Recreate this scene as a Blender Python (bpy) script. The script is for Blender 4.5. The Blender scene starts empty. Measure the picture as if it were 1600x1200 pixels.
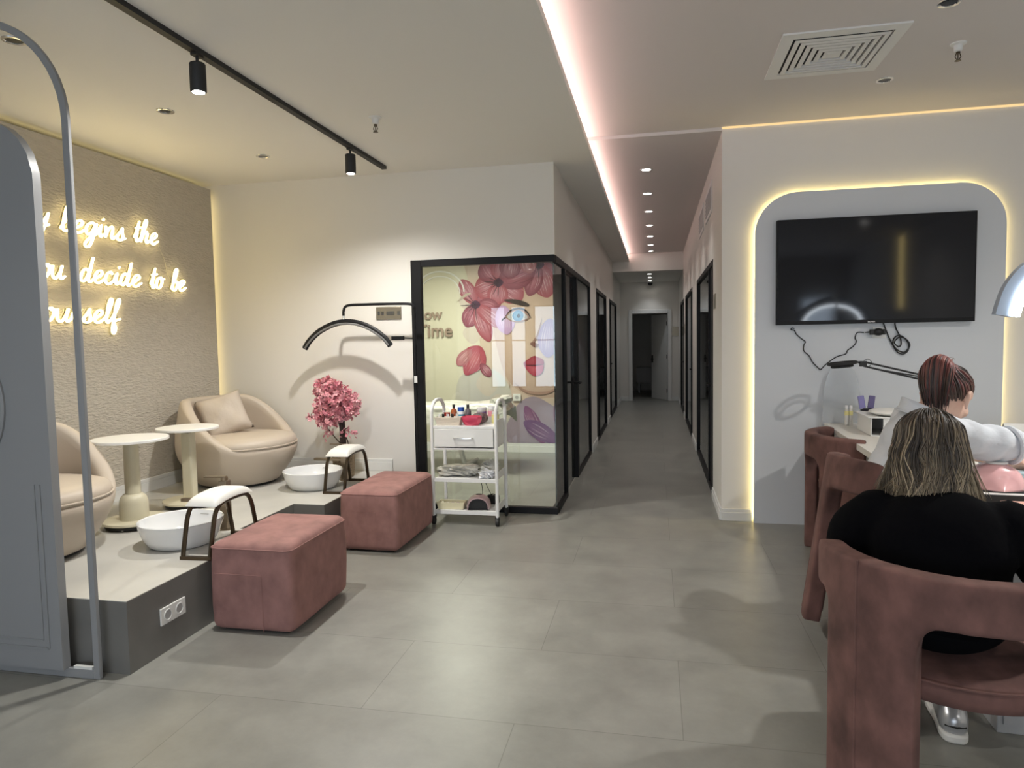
import bpy, bmesh, math, random
from mathutils import Vector, Matrix, Euler
random.seed(11)
PI = math.pi
SC = bpy.context.scene
COL = SC.collection

# ------------------------------------------------------------------ camera, world, exposure
cam_d = bpy.data.cameras.new('camera'); cam = bpy.data.objects.new('camera', cam_d); COL.objects.link(cam)
SC.camera = cam
cam_d.sensor_fit = 'HORIZONTAL'; cam_d.sensor_width = 36.0; cam_d.lens = 36.0 * 1071.84 / 1600.0
cam_d.clip_start = 0.05; cam_d.clip_end = 100
def look(yaw, pitch, roll):
    f = Vector((-math.sin(yaw) * math.cos(pitch), math.cos(yaw) * math.cos(pitch), -math.sin(pitch)))
    r = Vector((math.cos(yaw), math.sin(yaw), 0)); u = r.cross(f)
    r2 = r * math.cos(roll) + u * math.sin(roll); u2 = -r * math.sin(roll) + u * math.cos(roll)
    return Matrix((r2, u2, -f)).transposed()
cam.matrix_world = Matrix.Translation((0, 0, 1.6)) @ look(0.2075, 0.0653, -0.0181).to_4x4()

W = bpy.data.worlds.new('world'); SC.world = W; W.use_nodes = True
W.node_tree.nodes['Background'].inputs[0].default_value = (0.62, 0.78, 1.0, 1)
W.node_tree.nodes['Background'].inputs[1].default_value = 1.0
SC.view_settings.view_transform = 'Standard'; SC.view_settings.look = 'None'
SC.view_settings.gamma = 1.0; SC.view_settings.use_curve_mapping = False
SC.view_settings.exposure = 1.2

def lamp(name, kind, loc, energy, color=(1, 1, 1), size=0.1, target=None, spot=None, blend=0.5, size_y=None, spread=None):
    d = bpy.data.lights.new(name, kind); d.energy = energy; d.color = color
    if kind == 'AREA':
        d.size = size
        if size_y: d.shape = 'RECTANGLE'; d.size_y = size_y
        if spread: d.spread = spread
    else:
        d.shadow_soft_size = size
    if kind == 'SPOT': d.spot_size = spot; d.spot_blend = blend
    o = bpy.data.objects.new(name, d); COL.objects.link(o); o.location = loc
    if target is not None:
        o.rotation_euler = (Vector(target) - Vector(loc)).to_track_quat('-Z', 'Y').to_euler()
    return o

WARM = (1.0, 0.86, 0.68); NEUT = (1.0, 0.97, 0.915)
# ceiling spots on the lounge track; the last two, unseen, are added fill
for y, tx, e in ((3.25, -2.1, 72), (5.08, -2.2, 66), (1.3, -1.6, 16), (-0.8, -1.2, 16)):
    lamp('track_light', 'SPOT', (-2.30, y, 2.90), e, NEUT, 0.035, (tx, y + 0.05, 0), math.radians(150), 0.9)
# downlights of the corridor
for i, y in enumerate((7.3, 8.5, 9.7, 10.9, 12.1, 13.2, 14.15)):
    lamp('corridor_light', 'SPOT', (-0.09, y, 3.285), 13, (1, .965, .92), 0.04, (-0.09, y, 0), math.radians(100), 0.8)
for y in (15.2, 16.1, 17.0):
    lamp('corridor_light', 'SPOT', (-0.13, y, 2.92), 5, (.9, .95, 1), 0.04, (-0.13, y, 0), math.radians(100), 0.8)
# unseen spots added to light the manicure side from outside the frame
for x, y, e in ((1.5, 0.6, 15), (2.75, 3.3, 100), (3.2, 0.2, 28), (0.2, -2.2, 16)):
    lamp('added_fill_light', 'SPOT', (x, y, 3.31), e, NEUT, 0.05, (x, y, 0), math.radians(150), 0.9)
# ceiling panel of the treatment room behind the glass
lamp('treatment_light', 'AREA', (-2.5, 7.9, 2.68), 40, (1.0, .96, .84), 1.0, (-2.5, 7.9, 0), size_y=0.6)

# ------------------------------------------------------------------ materials
def mat(name, color=(.8, .8, .8), rough=.5, metal=0.0, emit=None, estr=0.0, spec=None, sheen=0.0, coat=0.0,
        noise=None, bump=None, alpha=None):
    m = bpy.data.materials.new(name); m.use_nodes = True
    nt = m.node_tree; b = nt.nodes['Principled BSDF']
    b.inputs['Base Color'].default_value = (*color, 1); b.inputs['Roughness'].default_value = rough
    b.inputs['Metallic'].default_value = metal
    if spec is not None: b.inputs['Specular IOR Level'].default_value = spec
    if sheen:
        b.inputs['Sheen Weight'].default_value = sheen; b.inputs['Sheen Roughness'].default_value = .4
        b.inputs['Sheen Tint'].default_value = (*[min(1, c * 2.2 + .1) for c in color], 1)
    if coat: b.inputs['Coat Weight'].default_value = coat
    if emit: b.inputs['Emission Color'].default_value = (*emit, 1); b.inputs['Emission Strength'].default_value = estr
    if alpha is not None: b.inputs['Alpha'].default_value = alpha
    tc = None
    def coord():
        nonlocal tc
        if tc is None: tc = nt.nodes.new('ShaderNodeTexCoord')
        return tc
    if noise:   # (scale, amount, detail, stretch)
        sc_, amt, det, st = noise
        mp = nt.nodes.new('ShaderNodeMapping'); mp.inputs['Scale'].default_value = st
        nz = nt.nodes.new('ShaderNodeTexNoise'); nz.inputs['Scale'].default_value = sc_; nz.inputs['Detail'].default_value = det
        cr = nt.nodes.new('ShaderNodeValToRGB')
        cr.color_ramp.elements[0].position = .3; cr.color_ramp.elements[1].position = .7
        cr.color_ramp.elements[0].color = (*[c * (1 - amt) for c in color], 1)
        cr.color_ramp.elements[1].color = (*[min(1, c * (1 + amt)) for c in color], 1)
        L = nt.links.new
        L(coord().outputs['Object'], mp.inputs[0]); L(mp.outputs[0], nz.inputs['Vector']); L(nz.outputs['Fac'], cr.inputs[0])
        L(cr.outputs[0], b.inputs['Base Color'])
    if bump:
        sc_, st_, dist, stretch = bump
        mp = nt.nodes.new('ShaderNodeMapping'); mp.inputs['Scale'].default_value = stretch
        nz = nt.nodes.new('ShaderNodeTexNoise'); nz.inputs['Scale'].default_value = sc_; nz.inputs['Detail'].default_value = 5
        bp = nt.nodes.new('ShaderNodeBump'); bp.inputs['Strength'].default_value = st_; bp.inputs['Distance'].default_value = dist
        L = nt.links.new
        L(coord().outputs['Object'], mp.inputs[0]); L(mp.outputs[0], nz.inputs['Vector']); L(nz.outputs['Fac'], bp.inputs['Height'])
        L(bp.outputs[0], b.inputs['Normal'])
    return m

def glass_mat(name, tint=(.93, .97, .95), boost=1.0, rough=0.0, base=0.05):
    m = bpy.data.materials.new(name); m.use_nodes = True; nt = m.node_tree; nt.nodes.clear()
    out = nt.nodes.new('ShaderNodeOutputMaterial'); mx = nt.nodes.new('ShaderNodeMixShader')
    tr = nt.nodes.new('ShaderNodeBsdfTransparent'); tr.inputs[0].default_value = (*tint, 1)
    gl = nt.nodes.new('ShaderNodeBsdfGlossy'); gl.inputs['Roughness'].default_value = rough
    gl.inputs[0].default_value = (1, 1, 1, 1)
    lw = nt.nodes.new('ShaderNodeFresnel'); lw.inputs[0].default_value = 1.5
    mul = nt.nodes.new('ShaderNodeMath'); mul.operation = 'MULTIPLY_ADD'
    mul.inputs[1].default_value = boost; mul.inputs[2].default_value = base; mul.use_clamp = True
    L = nt.links.new
    L(lw.outputs[0], mul.inputs[0]); L(mul.outputs[0], mx.inputs[0]); L(tr.outputs[0], mx.inputs[1]); L(gl.outputs[0], mx.inputs[2])
    L(mx.outputs[0], out.inputs[0])
    return m

def emis(name, color, s):
    m = bpy.data.materials.new(name); m.use_nodes = True; nt = m.node_tree; nt.nodes.clear()
    out = nt.nodes.new('ShaderNodeOutputMaterial'); e = nt.nodes.new('ShaderNodeEmission')
    e.inputs[0].default_value = (*color, 1); e.inputs[1].default_value = s
    nt.links.new(e.outputs[0], out.inputs[0]); return m

def vcol_mat(name, rough=.5, spec=.3, attr='Col'):
    m = bpy.data.materials.new(name); m.use_nodes = True; nt = m.node_tree; b = nt.nodes['Principled BSDF']
    a = nt.nodes.new('ShaderNodeVertexColor'); a.layer_name = attr
    nt.links.new(a.outputs[0], b.inputs['Base Color']); b.inputs['Roughness'].default_value = rough
    b.inputs['Specular IOR Level'].default_value = spec
    return m

def floor_mat():
    m = mat('concrete_tile', (.36, .345, .315), .33)
    nt = m.node_tree; b = nt.nodes['Principled BSDF']; L = nt.links.new
    tc = nt.nodes.new('ShaderNodeTexCoord'); mp = nt.nodes.new('ShaderNodeMapping')
    mp.inputs['Location'].default_value = (.585, .04, 0); mp.inputs['Rotation'].default_value = (0, 0, 0)
    br = nt.nodes.new('ShaderNodeTexBrick'); br.inputs['Scale'].default_value = 1.0
    br.inputs['Brick Width'].default_value = 1.37; br.inputs['Row Height'].default_value = .685
    br.inputs['Mortar Size'].default_value = .0022; br.inputs['Mortar Smooth'].default_value = .3; br.inputs['Bias'].default_value = 0
    br.inputs['Color1'].default_value = (.240, .238, .215, 1); br.inputs['Color2'].default_value = (.262, .26, .236, 1)
    br.inputs['Mortar'].default_value = (.165, .163, .148, 1)
    n1 = nt.nodes.new('ShaderNodeTexNoise'); n1.inputs['Scale'].default_value = 2.6; n1.inputs['Detail'].default_value = 10
    n1.inputs['Roughness'].default_value = .68
    r1 = nt.nodes.new('ShaderNodeMapRange'); r1.inputs['From Min'].default_value = .3; r1.inputs['From Max'].default_value = .7
    r1.inputs['To Min'].default_value = .80; r1.inputs['To Max'].default_value = 1.16
    mx = nt.nodes.new('ShaderNodeVectorMath'); mx.operation = 'SCALE'
    L(tc.outputs['Object'], mp.inputs[0]); L(mp.outputs[0], br.inputs['Vector']); L(tc.outputs['Object'], n1.inputs['Vector'])
    L(n1.outputs['Fac'], r1.inputs['Value']); L(br.outputs['Color'], mx.inputs[0]); L(r1.outputs[0], mx.inputs['Scale'])
    L(mx.outputs[0], b.inputs['Base Color'])
    r2 = nt.nodes.new('ShaderNodeMapRange'); r2.inputs['To Min'].default_value = .26; r2.inputs['To Max'].default_value = .46
    L(n1.outputs['Fac'], r2.inputs['Value']); L(r2.outputs[0], b.inputs['Roughness'])
    return m

M = {}
M['floor'] = floor_mat()
M['platform'] = mat('platform_concrete', (.52, .51, .475), .42, noise=(2.2, .10, 7, (1, 1, 1)))
M['platform_side'] = mat('platform_riser', (.17, .165, .155), .45, noise=(3, .15, 7, (1, 1, 1)))
M['wall'] = mat('wall_paint', (.74, .715, .67), .75)
M['ceil'] = mat('ceiling_paint', (.80, .785, .745), .8)
M['ceil2'] = mat('ceiling_dim_pink_cast', (.66, .62, .595), .8)  # weaker light and pink LED cast put into this ceiling's colour
M['white'] = mat('white_trim', (.74, .74, .72), .45)
M['panelw'] = mat('white_panel_cool_cast', (.64, .665, .695), .5)  # slight blue tint stands in for the desk lamp's cool light
M['stucco'] = mat('beige_stucco', (.565, .52, .445), .85, noise=(9, .05, 6, (1, 1, 3.2)), bump=(22, .85, .020, (1, 1, 3.0)))
M['black'] = mat('black_metal', (.009, .009, .010), .45, spec=.2)
M['blackm'] = mat('matt_black', (.015, .015, .016), .6)
M['divider'] = mat('divider_lacquer', (.262, .268, .278), .4)
M['chrome'] = mat('chrome', (.8, .8, .8), .15, 1.0)
M['glass'] = glass_mat('clear_glass', (.92, .95, .92), .9, 0.0, .0)
M['glassd'] = glass_mat('corridor_glass', (.55, .58, .58), .9, 0.02, .04)
M['leather'] = mat('beige_leather', (.54, .465, .385), .45, bump=(60, .12, .004, (1, 1, 1)))
M['cushion'] = mat('beige_cushion', (.52, .45, .38), .55, bump=(8, .5, .02, (1, 1, 1)))
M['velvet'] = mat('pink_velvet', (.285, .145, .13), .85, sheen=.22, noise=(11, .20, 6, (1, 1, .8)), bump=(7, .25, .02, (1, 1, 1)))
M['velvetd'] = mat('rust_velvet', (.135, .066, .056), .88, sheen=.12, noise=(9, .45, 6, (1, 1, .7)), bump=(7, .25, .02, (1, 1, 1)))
M['tabletop'] = mat('white_tabletop', (.80, .79, .76), .35)
M['cream'] = mat('cream_metal', (.62, .58, .44), .35)
M['porc'] = mat('white_porcelain', (.82, .83, .84), .12, coat=.5)
M['bronze'] = mat('bronze_metal', (.10, .075, .05), .3, .9)
M['bronzel'] = mat('brushed_bronze', (.32, .26, .19), .3, .9)
M['padw'] = mat('white_leather', (.80, .79, .75), .45)
M['whitem'] = mat('white_metal', (.78, .78, .77), .35)
M['screen'] = mat('tv_screen', (.006, .007, .011), .07, spec=.45)
M['coat'] = mat('white_coat', (.60, .625, .66), .85, bump=(6, .45, .04, (1, 1, 1.4)))
M['sweater'] = mat('black_sweater', (.0022, .0022, .003), 1.0, spec=.08, bump=(30, .3, .01, (1, 1, 1)))
M['trouser'] = mat('black_trousers', (.003, .003, .004), .95, spec=.1)
M['skin'] = mat('skin', (.62, .40, .31), .5, noise=(9, .05, 3, (1, 1, 1)))
M['hair'] = vcol_mat('hair', .42, .45)
M['pink'] = mat('pink_plastic', (.80, .46, .47), .25, coat=.3)
M['deskw'] = mat('desk_white', (.74, .72, .67), .4)
M['deskg'] = mat('desk_grey', (.42, .42, .42), .5)
M['rubber'] = mat('black_rubber', (.012, .012, .012), .55)
M['brass'] = mat('champagne_plaque', (.30, .265, .20), .3, .55)
M['letters'] = mat('brown_letters', (.30, .22, .17), .5)
M['neon'] = emis('neon_tube', (1.0, .80, .40), 6.0)
M['ledy'] = emis('led_yellow', (1.0, .77, .30), 6.5)
M['ledp'] = emis('led_pink', (1.0, .68, .63), 9)
M['ledw'] = emis('led_white', (.86, .93, 1.0), 8.5)
M['spotlens'] = emis('spot_lens', (1.0, .96, .90), 14)
M['dayglass'] = emis('daylight_pane', (.70, .83, 1.0), 2.6)
M['fillglass'] = emis('frontal_fill_pane', (.86, .93, 1.0), 1.7)  # added pane, lights the room from the front

# ------------------------------------------------------------------ mesh builder
def catmull(pts, n=8, closed=False):
    P = [Vector(p) for p in pts]; out = []
    m = len(P)
    rng = range(m) if closed else range(m - 1)
    for i in rng:
        if closed: a, b, c, d = P[i - 1], P[i], P[(i + 1) % m], P[(i + 2) % m]
        else: a, b, c, d = P[max(i - 1, 0)], P[i], P[i + 1], P[min(i + 2, m - 1)]
        for k in range(n):
            t = k / n
            out.append(.5 * ((2 * b) + (c - a) * t + (2 * a - 5 * b + 4 * c - d) * t * t + (3 * b - a - 3 * c + d) * t ** 3))
    if not closed: out.append(P[-1].copy())
    return out

class MB:
    def __init__(s): s.v = []; s.f = []; s.mi = []; s.c = []; s.col = (1, 1, 1); s.m = 0
    def add(s, vs, fs, cols=None):
        o = len(s.v); s.v += [tuple(v) for v in vs]
        s.f += [tuple(i + o for i in f) for f in fs]; s.mi += [s.m] * len(fs)
        s.c += list(cols) if cols else [s.col] * len(vs)
        return s
    def box(s, a, b, rot=0.0, piv=None):
        x0, y0, z0 = a; x1, y1, z1 = b
        vs = [(x0, y0, z0), (x1, y0, z0), (x1, y1, z0), (x0, y1, z0), (x0, y0, z1), (x1, y0, z1), (x1, y1, z1), (x0, y1, z1)]
        if rot:
            R = Matrix.Rotation(rot, 3, 'Z'); p = Vector(piv or ((x0 + x1) / 2, (y0 + y1) / 2, 0))
            vs = [R @ (Vector(v) - p) + p for v in vs]
        return s.add(vs, [(0, 3, 2, 1), (4, 5, 6, 7), (0, 1, 5, 4), (1, 2, 6, 5), (2, 3, 7, 6), (3, 0, 4, 7)])
    def prism(s, poly, z0, z1):
        n = len(poly)
        vs = [(x, y, z0) for x, y in poly] + [(x, y, z1) for x, y in poly]
        fs = [tuple(range(n - 1, -1, -1)), tuple(range(n, 2 * n))] + [(i, (i + 1) % n, n + (i + 1) % n, n + i) for i in range(n)]
        return s.add(vs, fs)
    def lathe(s, prof, c=(0, 0, 0), n=32, sx=1.0, sy=1.0, cap=True):
        vs = []; fs = []
        for r, z in prof:
            for k in range(n):
                a = 2 * PI * k / n; vs.append((c[0] + r * sx * math.cos(a), c[1] + r * sy * math.sin(a), c[2] + z))
        for i in range(len(prof) - 1):
            for k in range(n):
                a = i * n + k; b = i * n + (k + 1) % n; fs.append((a, b, b + n, a + n))
        if cap: fs.append(tuple(range(n - 1, -1, -1))); fs.append(tuple(range((len(prof) - 1) * n, len(prof) * n)))
        return s.add(vs, fs)
    def tube(s, pts, r, n=8, flat=1.0, up=None, cols=None, caps=True, closed=False):
        P = [Vector(p) for p in pts]; m = len(P)
        R = r if isinstance(r, (list, tuple)) else [r] * m
        T = []
        for i in range(m):
            if closed: t = P[(i + 1) % m] - P[i - 1]
            else: t = P[min(i + 1, m - 1)] - P[max(i - 1, 0)]
            T.append(t.normalized() if t.length > 1e-9 else Vector((0, 0, 1)))
        u = Vector(up) if up is not None else (Vector((0, 0, 1)) if abs(T[0].z) < .9 else Vector((1, 0, 0)))
        vs = []; cs = []
        for i in range(m):
            if up is not None: u = Vector(up)
            b = T[i].cross(u)
            if b.length < 1e-6: b = T[i].orthogonal()
            b.normalize(); u = b.cross(T[i]).normalized()
            for k in range(n):
                a = 2 * PI * (k + .5) / n
                vs.append(P[i] + b * (R[i] * math.cos(a)) + u * (R[i] * flat * math.sin(a)))
                if cols: cs.append(cols[i])
        fs = []
        for i in range(m if closed else m - 1):
            j = (i + 1) % m
            for k in range(n): fs.append((i * n + k, i * n + (k + 1) % n, j * n + (k + 1) % n, j * n + k))
        if caps and not closed: fs.append(tuple(range(n - 1, -1, -1))); fs.append(tuple(range((m - 1) * n, m * n)))
        return s.add(vs, fs, cs if cols else None)
    def cyl(s, a, b, r, r2=None, n=16): return s.tube([a, b], [r, r if r2 is None else r2], n)
    def ell(s, c, rad, R=None, nu=16, nv=10):
        vs = []; c = Vector(c); R = R or Matrix.Identity(3)
        for j in range(nv + 1):
            p = PI * j / nv
            for k in range(nu):
                a = 2 * PI * k / nu
                vs.append(c + R @ Vector((rad[0] * math.sin(p) * math.cos(a), rad[1] * math.sin(p) * math.sin(a), rad[2] * math.cos(p))))
        fs = [(j * nu + k, (j + 1) * nu + k, (j + 1) * nu + (k + 1) % nu, j * nu + (k + 1) % nu) for j in range(nv) for k in range(nu)]
        return s.add(vs, fs)
    def cap(s, a, b, r0, r1=None, n=14):     # a closed tapered capsule
        r1 = r0 if r1 is None else r1
        a = Vector(a); b = Vector(b); d = (b - a).normalized(); pts = []; rr = []
        for k in range(5): t = math.radians(88 - 22 * k); pts.append(a - d * (r0 * math.sin(t))); rr.append(max(r0 * math.cos(t), .0006))
        for k in range(5): t = math.radians(22 * k); pts.append(b + d * (r1 * math.sin(t))); rr.append(max(r1 * math.cos(t), .0006))
        return s.tube(pts, rr, n)
    def grid(s, fn, nu, nv, closed_u=False, cols=None):
        vs = []; cs = []
        for j in range(nv):
            for i in range(nu):
                vs.append(fn(i, j));
                if cols: cs.append(cols(i, j))
        fs = []
        for j in range(nv - 1):
            for i in range(nu if closed_u else nu - 1):
                a = j * nu + i; b = j * nu + (i + 1) % nu; fs.append((a, b, b + nu, a + nu))
        return s.add(vs, fs, cs if cols else None)
    def mesh(s, name, mats):
        me = bpy.data.meshes.new(name); me.from_pydata(s.v, [], s.f); me.validate()
        for m in (mats if isinstance(mats, (list, tuple)) else [mats]): me.materials.append(m)
        if len(me.polygons) == len(s.mi): me.polygons.foreach_set('material_index', s.mi)
        if any(c != (1, 1, 1) for c in s.c):
            at = me.color_attributes.new('Col', 'FLOAT_COLOR', 'POINT')
            at.data.foreach_set('color', [x for c in s.c for x in (*c, 1)])
        bm = bmesh.new(); bm.from_mesh(me); bmesh.ops.recalc_face_normals(bm, faces=bm.faces); bm.to_mesh(me); bm.free()
        return me
    def build(s, name, mats, parent=None, bevel=0, smooth=True, seg=2, angle=35, subsurf=0, loc=None, rz=0.0):
        me = s.mesh(name, mats)
        o = bpy.data.objects.new(name, me); COL.objects.link(o)
        if parent: o.parent = parent
        if loc: o.location = loc
        if rz: o.rotation_euler = (0, 0, rz)
        if bevel:
            b = o.modifiers.new('bevel', 'BEVEL'); b.width = bevel; b.segments = seg; b.limit_method = 'ANGLE'; b.angle_limit = math.radians(40)
        if subsurf:
            b = o.modifiers.new('sub', 'SUBSURF'); b.levels = subsurf; b.render_levels = subsurf
        if smooth: shade(me, angle)
        return o

def shade(me, angle=35):
    me.polygons.foreach_set('use_smooth', [True] * len(me.polygons))
    try: me.set_sharp_from_angle(angle=math.radians(angle))
    except Exception: pass

def thing(name, label, cat, loc=(0, 0, 0), rz=0.0, group=None):
    o = bpy.data.objects.new(name, None); o.empty_display_size = .1; COL.objects.link(o)
    o.location = loc; o.rotation_euler = (0, 0, rz)
    return tag(o, label, cat, group)
def tag(o, label, cat, group=None, kind=None):
    o['label'] = label; o['category'] = cat
    if group: o['group'] = group
    if kind: o['kind'] = kind
    return o
def struct(o, label=None):
    o['kind'] = 'structure'
    if label: o['label'] = label
    return o
def copy_tree(o, parent=None):
    c = o.copy(); COL.objects.link(c)
    if parent: c.parent = parent
    for ch in [x for x in bpy.data.objects if x.parent == o]: copy_tree(ch, c)
    return c
def blob(mb, voxel, smooth=6, sub=0):        # one continuous surface grown over closed shapes
    me = mb.mesh('tmp', [M['skin']]); o = bpy.data.objects.new('tmp', me); COL.objects.link(o)
    r = o.modifiers.new('r', 'REMESH'); r.mode = 'VOXEL'; r.voxel_size = voxel
    s = o.modifiers.new('s', 'SMOOTH'); s.factor = .5; s.iterations = smooth
    dg = bpy.context.evaluated_depsgraph_get(); dg.update()
    m2 = bpy.data.meshes.new_from_object(o.evaluated_get(dg))
    bpy.data.objects.remove(o); m2.polygons.foreach_set('use_smooth', [True] * len(m2.polygons))
    return m2
def mesh_obj(name, me, mats, parent=None):
    me.name = name; me.materials.clear()
    for m in (mats if isinstance(mats, (list, tuple)) else [mats]): me.materials.append(m)
    o = bpy.data.objects.new(name, me); COL.objects.link(o)
    if parent: o.parent = parent
    return o
def text_mesh(body, size, extrude, bold=0.0):
    cu = bpy.data.curves.new('t', 'FONT'); cu.body = body; cu.size = size; cu.extrude = extrude; cu.offset = bold
    o = bpy.data.objects.new('t', cu); COL.objects.link(o)
    dg = bpy.context.evaluated_depsgraph_get(); dg.update()
    me = bpy.data.meshes.new_from_object(o.evaluated_get(dg)); bpy.data.objects.remove(o)
    return me
def lerp(a, b, t): return a + (b - a) * t
def sstep(a, b, x):
    t = max(0.0, min(1.0, (x - a) / (b - a))); return t * t * (3 - 2 * t)
# ------------------------------------------------------------------ the setting
XL, XR, YG, ZC, ZR, XN = -0.878, 0.55, 6.11, 3.154, 3.338, -4.226
def sbox(name, a, b, m, label=None, bevel=0):
    return struct(MB().box(a, b).build(name, M[m] if isinstance(m, str) else m, bevel=bevel, smooth=False), label)

sbox('floor', (-4.7, -5.2, -.1), (4.5, 21, 0), 'floor', 'grey concrete look tiled floor')
pf = MB()
poly = [(-4.6, 2.79), (-2.515, 2.79), (-2.515, 4.05), (-2.735, 4.05), (-2.735, 4.75), (-2.48, 4.75), (-2.48, 6.108), (-4.6, 6.108)]
pf.prism(poly, 0.0, .362)
pf.m = 1; pf.prism(poly, .362, .366)
struct(pf.build('floor_platform', [M['platform_side'], M['platform']], smooth=False), 'raised grey concrete lounge platform with dark riser')
# ceilings
ce = MB().box((-4.7, -5.2, ZC), (-.533, YG + .1, ZC + .05)).box((-.95, YG + .1, ZC), (-.533, 14.5, ZC + .05))
struct(ce.build('ceiling', M['ceil'], smooth=False), 'lower white ceiling over the lounge')
sbox('ceiling_high', (-1.0, -5.2, ZR), (4.5, 14.6, ZR + .05), 'ceil2', 'raised ceiling over the manicure side and corridor')
sbox('ceiling_corridor_raised', (-1.0, YG + .001, ZR - .028), (XR, 14.52, ZR), 'ceil2', 'raised corridor ceiling with a small step at its mouth')
sbox('ceiling_corridor', (-.95, 14.5, 2.95), (.65, 17.5, ZR), 'ceil', 'low ceiling at the corridor end')
cr = MB().box((-4.7, YG + .1, 2.72), (-.95, 17.5, 2.77)).box((.62, YG + .1, 2.72), (4.5, 17.5, 2.77)).box((-1.3, 17.5, 2.72), (1.2, 21, 2.77))
struct(cr.build('ceiling_rooms', M['ceil'], smooth=False), 'ceilings of the side rooms')
# walls of the lounge
sbox('wall_left', (-4.70, -5.2, 0), (-4.45, 17.5, ZR + .05), 'wall', 'plain left wall behind the stucco panel')
sbox('wall_stucco', (-4.36, 1.0, .366), (XN, 6.03, 3.10), 'stucco', 'beige stucco feature wall panel behind the neon sign')
wb = MB().box((-4.7, YG, 0), (-2.228, YG + .1, ZR)).box((-2.228, YG, 2.345), (XL, YG + .1, ZR))
struct(wb.build('wall_back_lounge', M['wall'], smooth=False), 'cream wall behind the lounge armchair')
sbox('wall_tv', (XR, YG, 0), (4.5, YG + .1, ZR), 'wall', 'white wall carrying the television')
sbox('wall_right', (4.25, -5.2, 0), (4.5, YG, ZR), 'wall', 'right wall of the manicure side')
# corridor walls with their openings
OL = [(YG + .1, 9.45), (10.4, 12.55), (13.4, 15.8)]; OR = [(7.02, 9.7), (10.9, 13.4), (14.05, 15.95)]
def cwall(name, x0, x1, y0, y1, openings, label):
    b = MB(); y = y0
    for a, c in openings:
        if a > y: b.box((x0, y, 0), (x1, a, ZR))
        b.box((x0, a, 2.345), (x1, c, ZR)); y = c
    b.box((x0, y, 0), (x1, y1, ZR))
    struct(b.build(name, M['wall'], smooth=False), label)
cwall('wall_corridor_left', -.95, XL, YG + .1, 17.4, OL, 'left corridor wall above and between the glass fronts')
cwall('wall_corridor_right', XR, .62, YG + .1, 17.4, OR, 'right corridor wall above and between the glass fronts')
we = MB().box((-.95, 17.4, 0), (-.575, 17.5, ZR)).box((.29, 17.4, 0), (.65, 17.5, ZR)).box((-.575, 17.4, 2.17), (.29, 17.5, ZR))
struct(we.build('wall_corridor_end', M['wall'], smooth=False), 'end wall of the corridor around the white door')
dr = MB().box((-1.3, 20.9, 0), (1.2, 21, 2.72)).box((-1.3, 17.5, 0), (-1.2, 20.9, 2.72)).box((1.1, 17.5, 0), (1.2, 20.9, 2.72))
struct(dr.build('wall_dark_room', M['wall'], smooth=False), 'walls of the unlit room beyond the open door')
rr = MB().box((-4.5, 9.46, 0), (-.95, 9.56, 2.72)).box((-4.5, 12.9, 0), (-.95, 13.0, 2.72)).box((-4.5, 17.4, 0), (-.95, 17.5, 2.72))
rr.box((.62, 10.2, 0), (4.5, 10.3, 2.72)).box((.62, 13.7, 0), (4.5, 13.8, 2.72)).box((.62, 17.4, 0), (4.5, 17.5, 2.72)).box((3.4, YG + .1, 0), (3.5, 17.4, 2.72))
struct(rr.build('wall_rooms', M['wall'], smooth=False), 'inner walls of the side rooms')
# wall behind the camera with its windows
wk = MB(); zs0, zs1 = .35, 2.45
spans = [(-4.2, -3.78), (-3.66, -3.24), (-3.05, -1.9), (-1.5, 2.5), (3.3, 4.0)]  # fourth span added as a glowing pane for soft frontal fill
x = -4.7
for a, c in spans:
    wk.box((x, -5.2, 0), (a, -5.0, ZR)); wk.box((a, -5.2, 0), (c, -5.0, zs0)); wk.box((a, -5.2, zs1), (c, -5.0, ZR)); x = c
wk.box((x, -5.2, 0), (4.5, -5.0, ZR))
struct(wk.build('wall_behind', M['wall'], smooth=False), 'wall behind the camera with tall windows')
for i, (a, c) in enumerate(spans):
    f = MB(); t = .035
    f.box((a, -5.12, zs0), (a + t, -5.04, zs1)).box((c - t, -5.12, zs0), (c, -5.04, zs1)).box((a, -5.12, zs0), (c, -5.04, zs0 + t)).box((a, -5.12, zs1 - t), (c, -5.04, zs1))
    f.box((a, -5.12, 1.55), (c, -5.04, 1.58))
    w = struct(f.build('window_%d' % (i + 10), M['black'], smooth=False), 'tall street window behind the camera, the widest added for fill')
    MB().box((a + t, -5.10, zs0 + t), (c - t, -5.09, zs1 - t)).build('pane', M['dayglass' if i != 3 else 'fillglass'], w, smooth=False)

# baseboards
def bboard(name, runs, z0=0.0, h=.105, label=None):
    b = MB()
    for (x0, y0, x1, y1) in runs:
        b.box((min(x0, x1), min(y0, y1), z0), (max(x0, x1), max(y0, y1), z0 + h * .72))
        dx = .005 if abs(x1 - x0) < .05 else 0; dy = .005 if abs(y1 - y0) < .05 else 0
        b.box((min(x0, x1) + dx, min(y0, y1) + dy, z0 + h * .72), (max(x0, x1) - dx * 0, max(y0, y1), z0 + h))
    return struct(b.build(name, M['white'], smooth=False, bevel=.003), label)
bboard('baseboard_left', [(XN, 2.85, XN + .02, 6.03)], .366, .115, 'white skirting below the stucco wall')
bboard('baseboard_back', [(-4.36, YG - .02, -2.46, YG)], .366, .115, 'white skirting on the platform behind the armchair')
bboard('baseboard_tv', [(XR - .0, YG - .02, .80, YG)], 0, .105, 'white skirting at the corridor corner')
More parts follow.
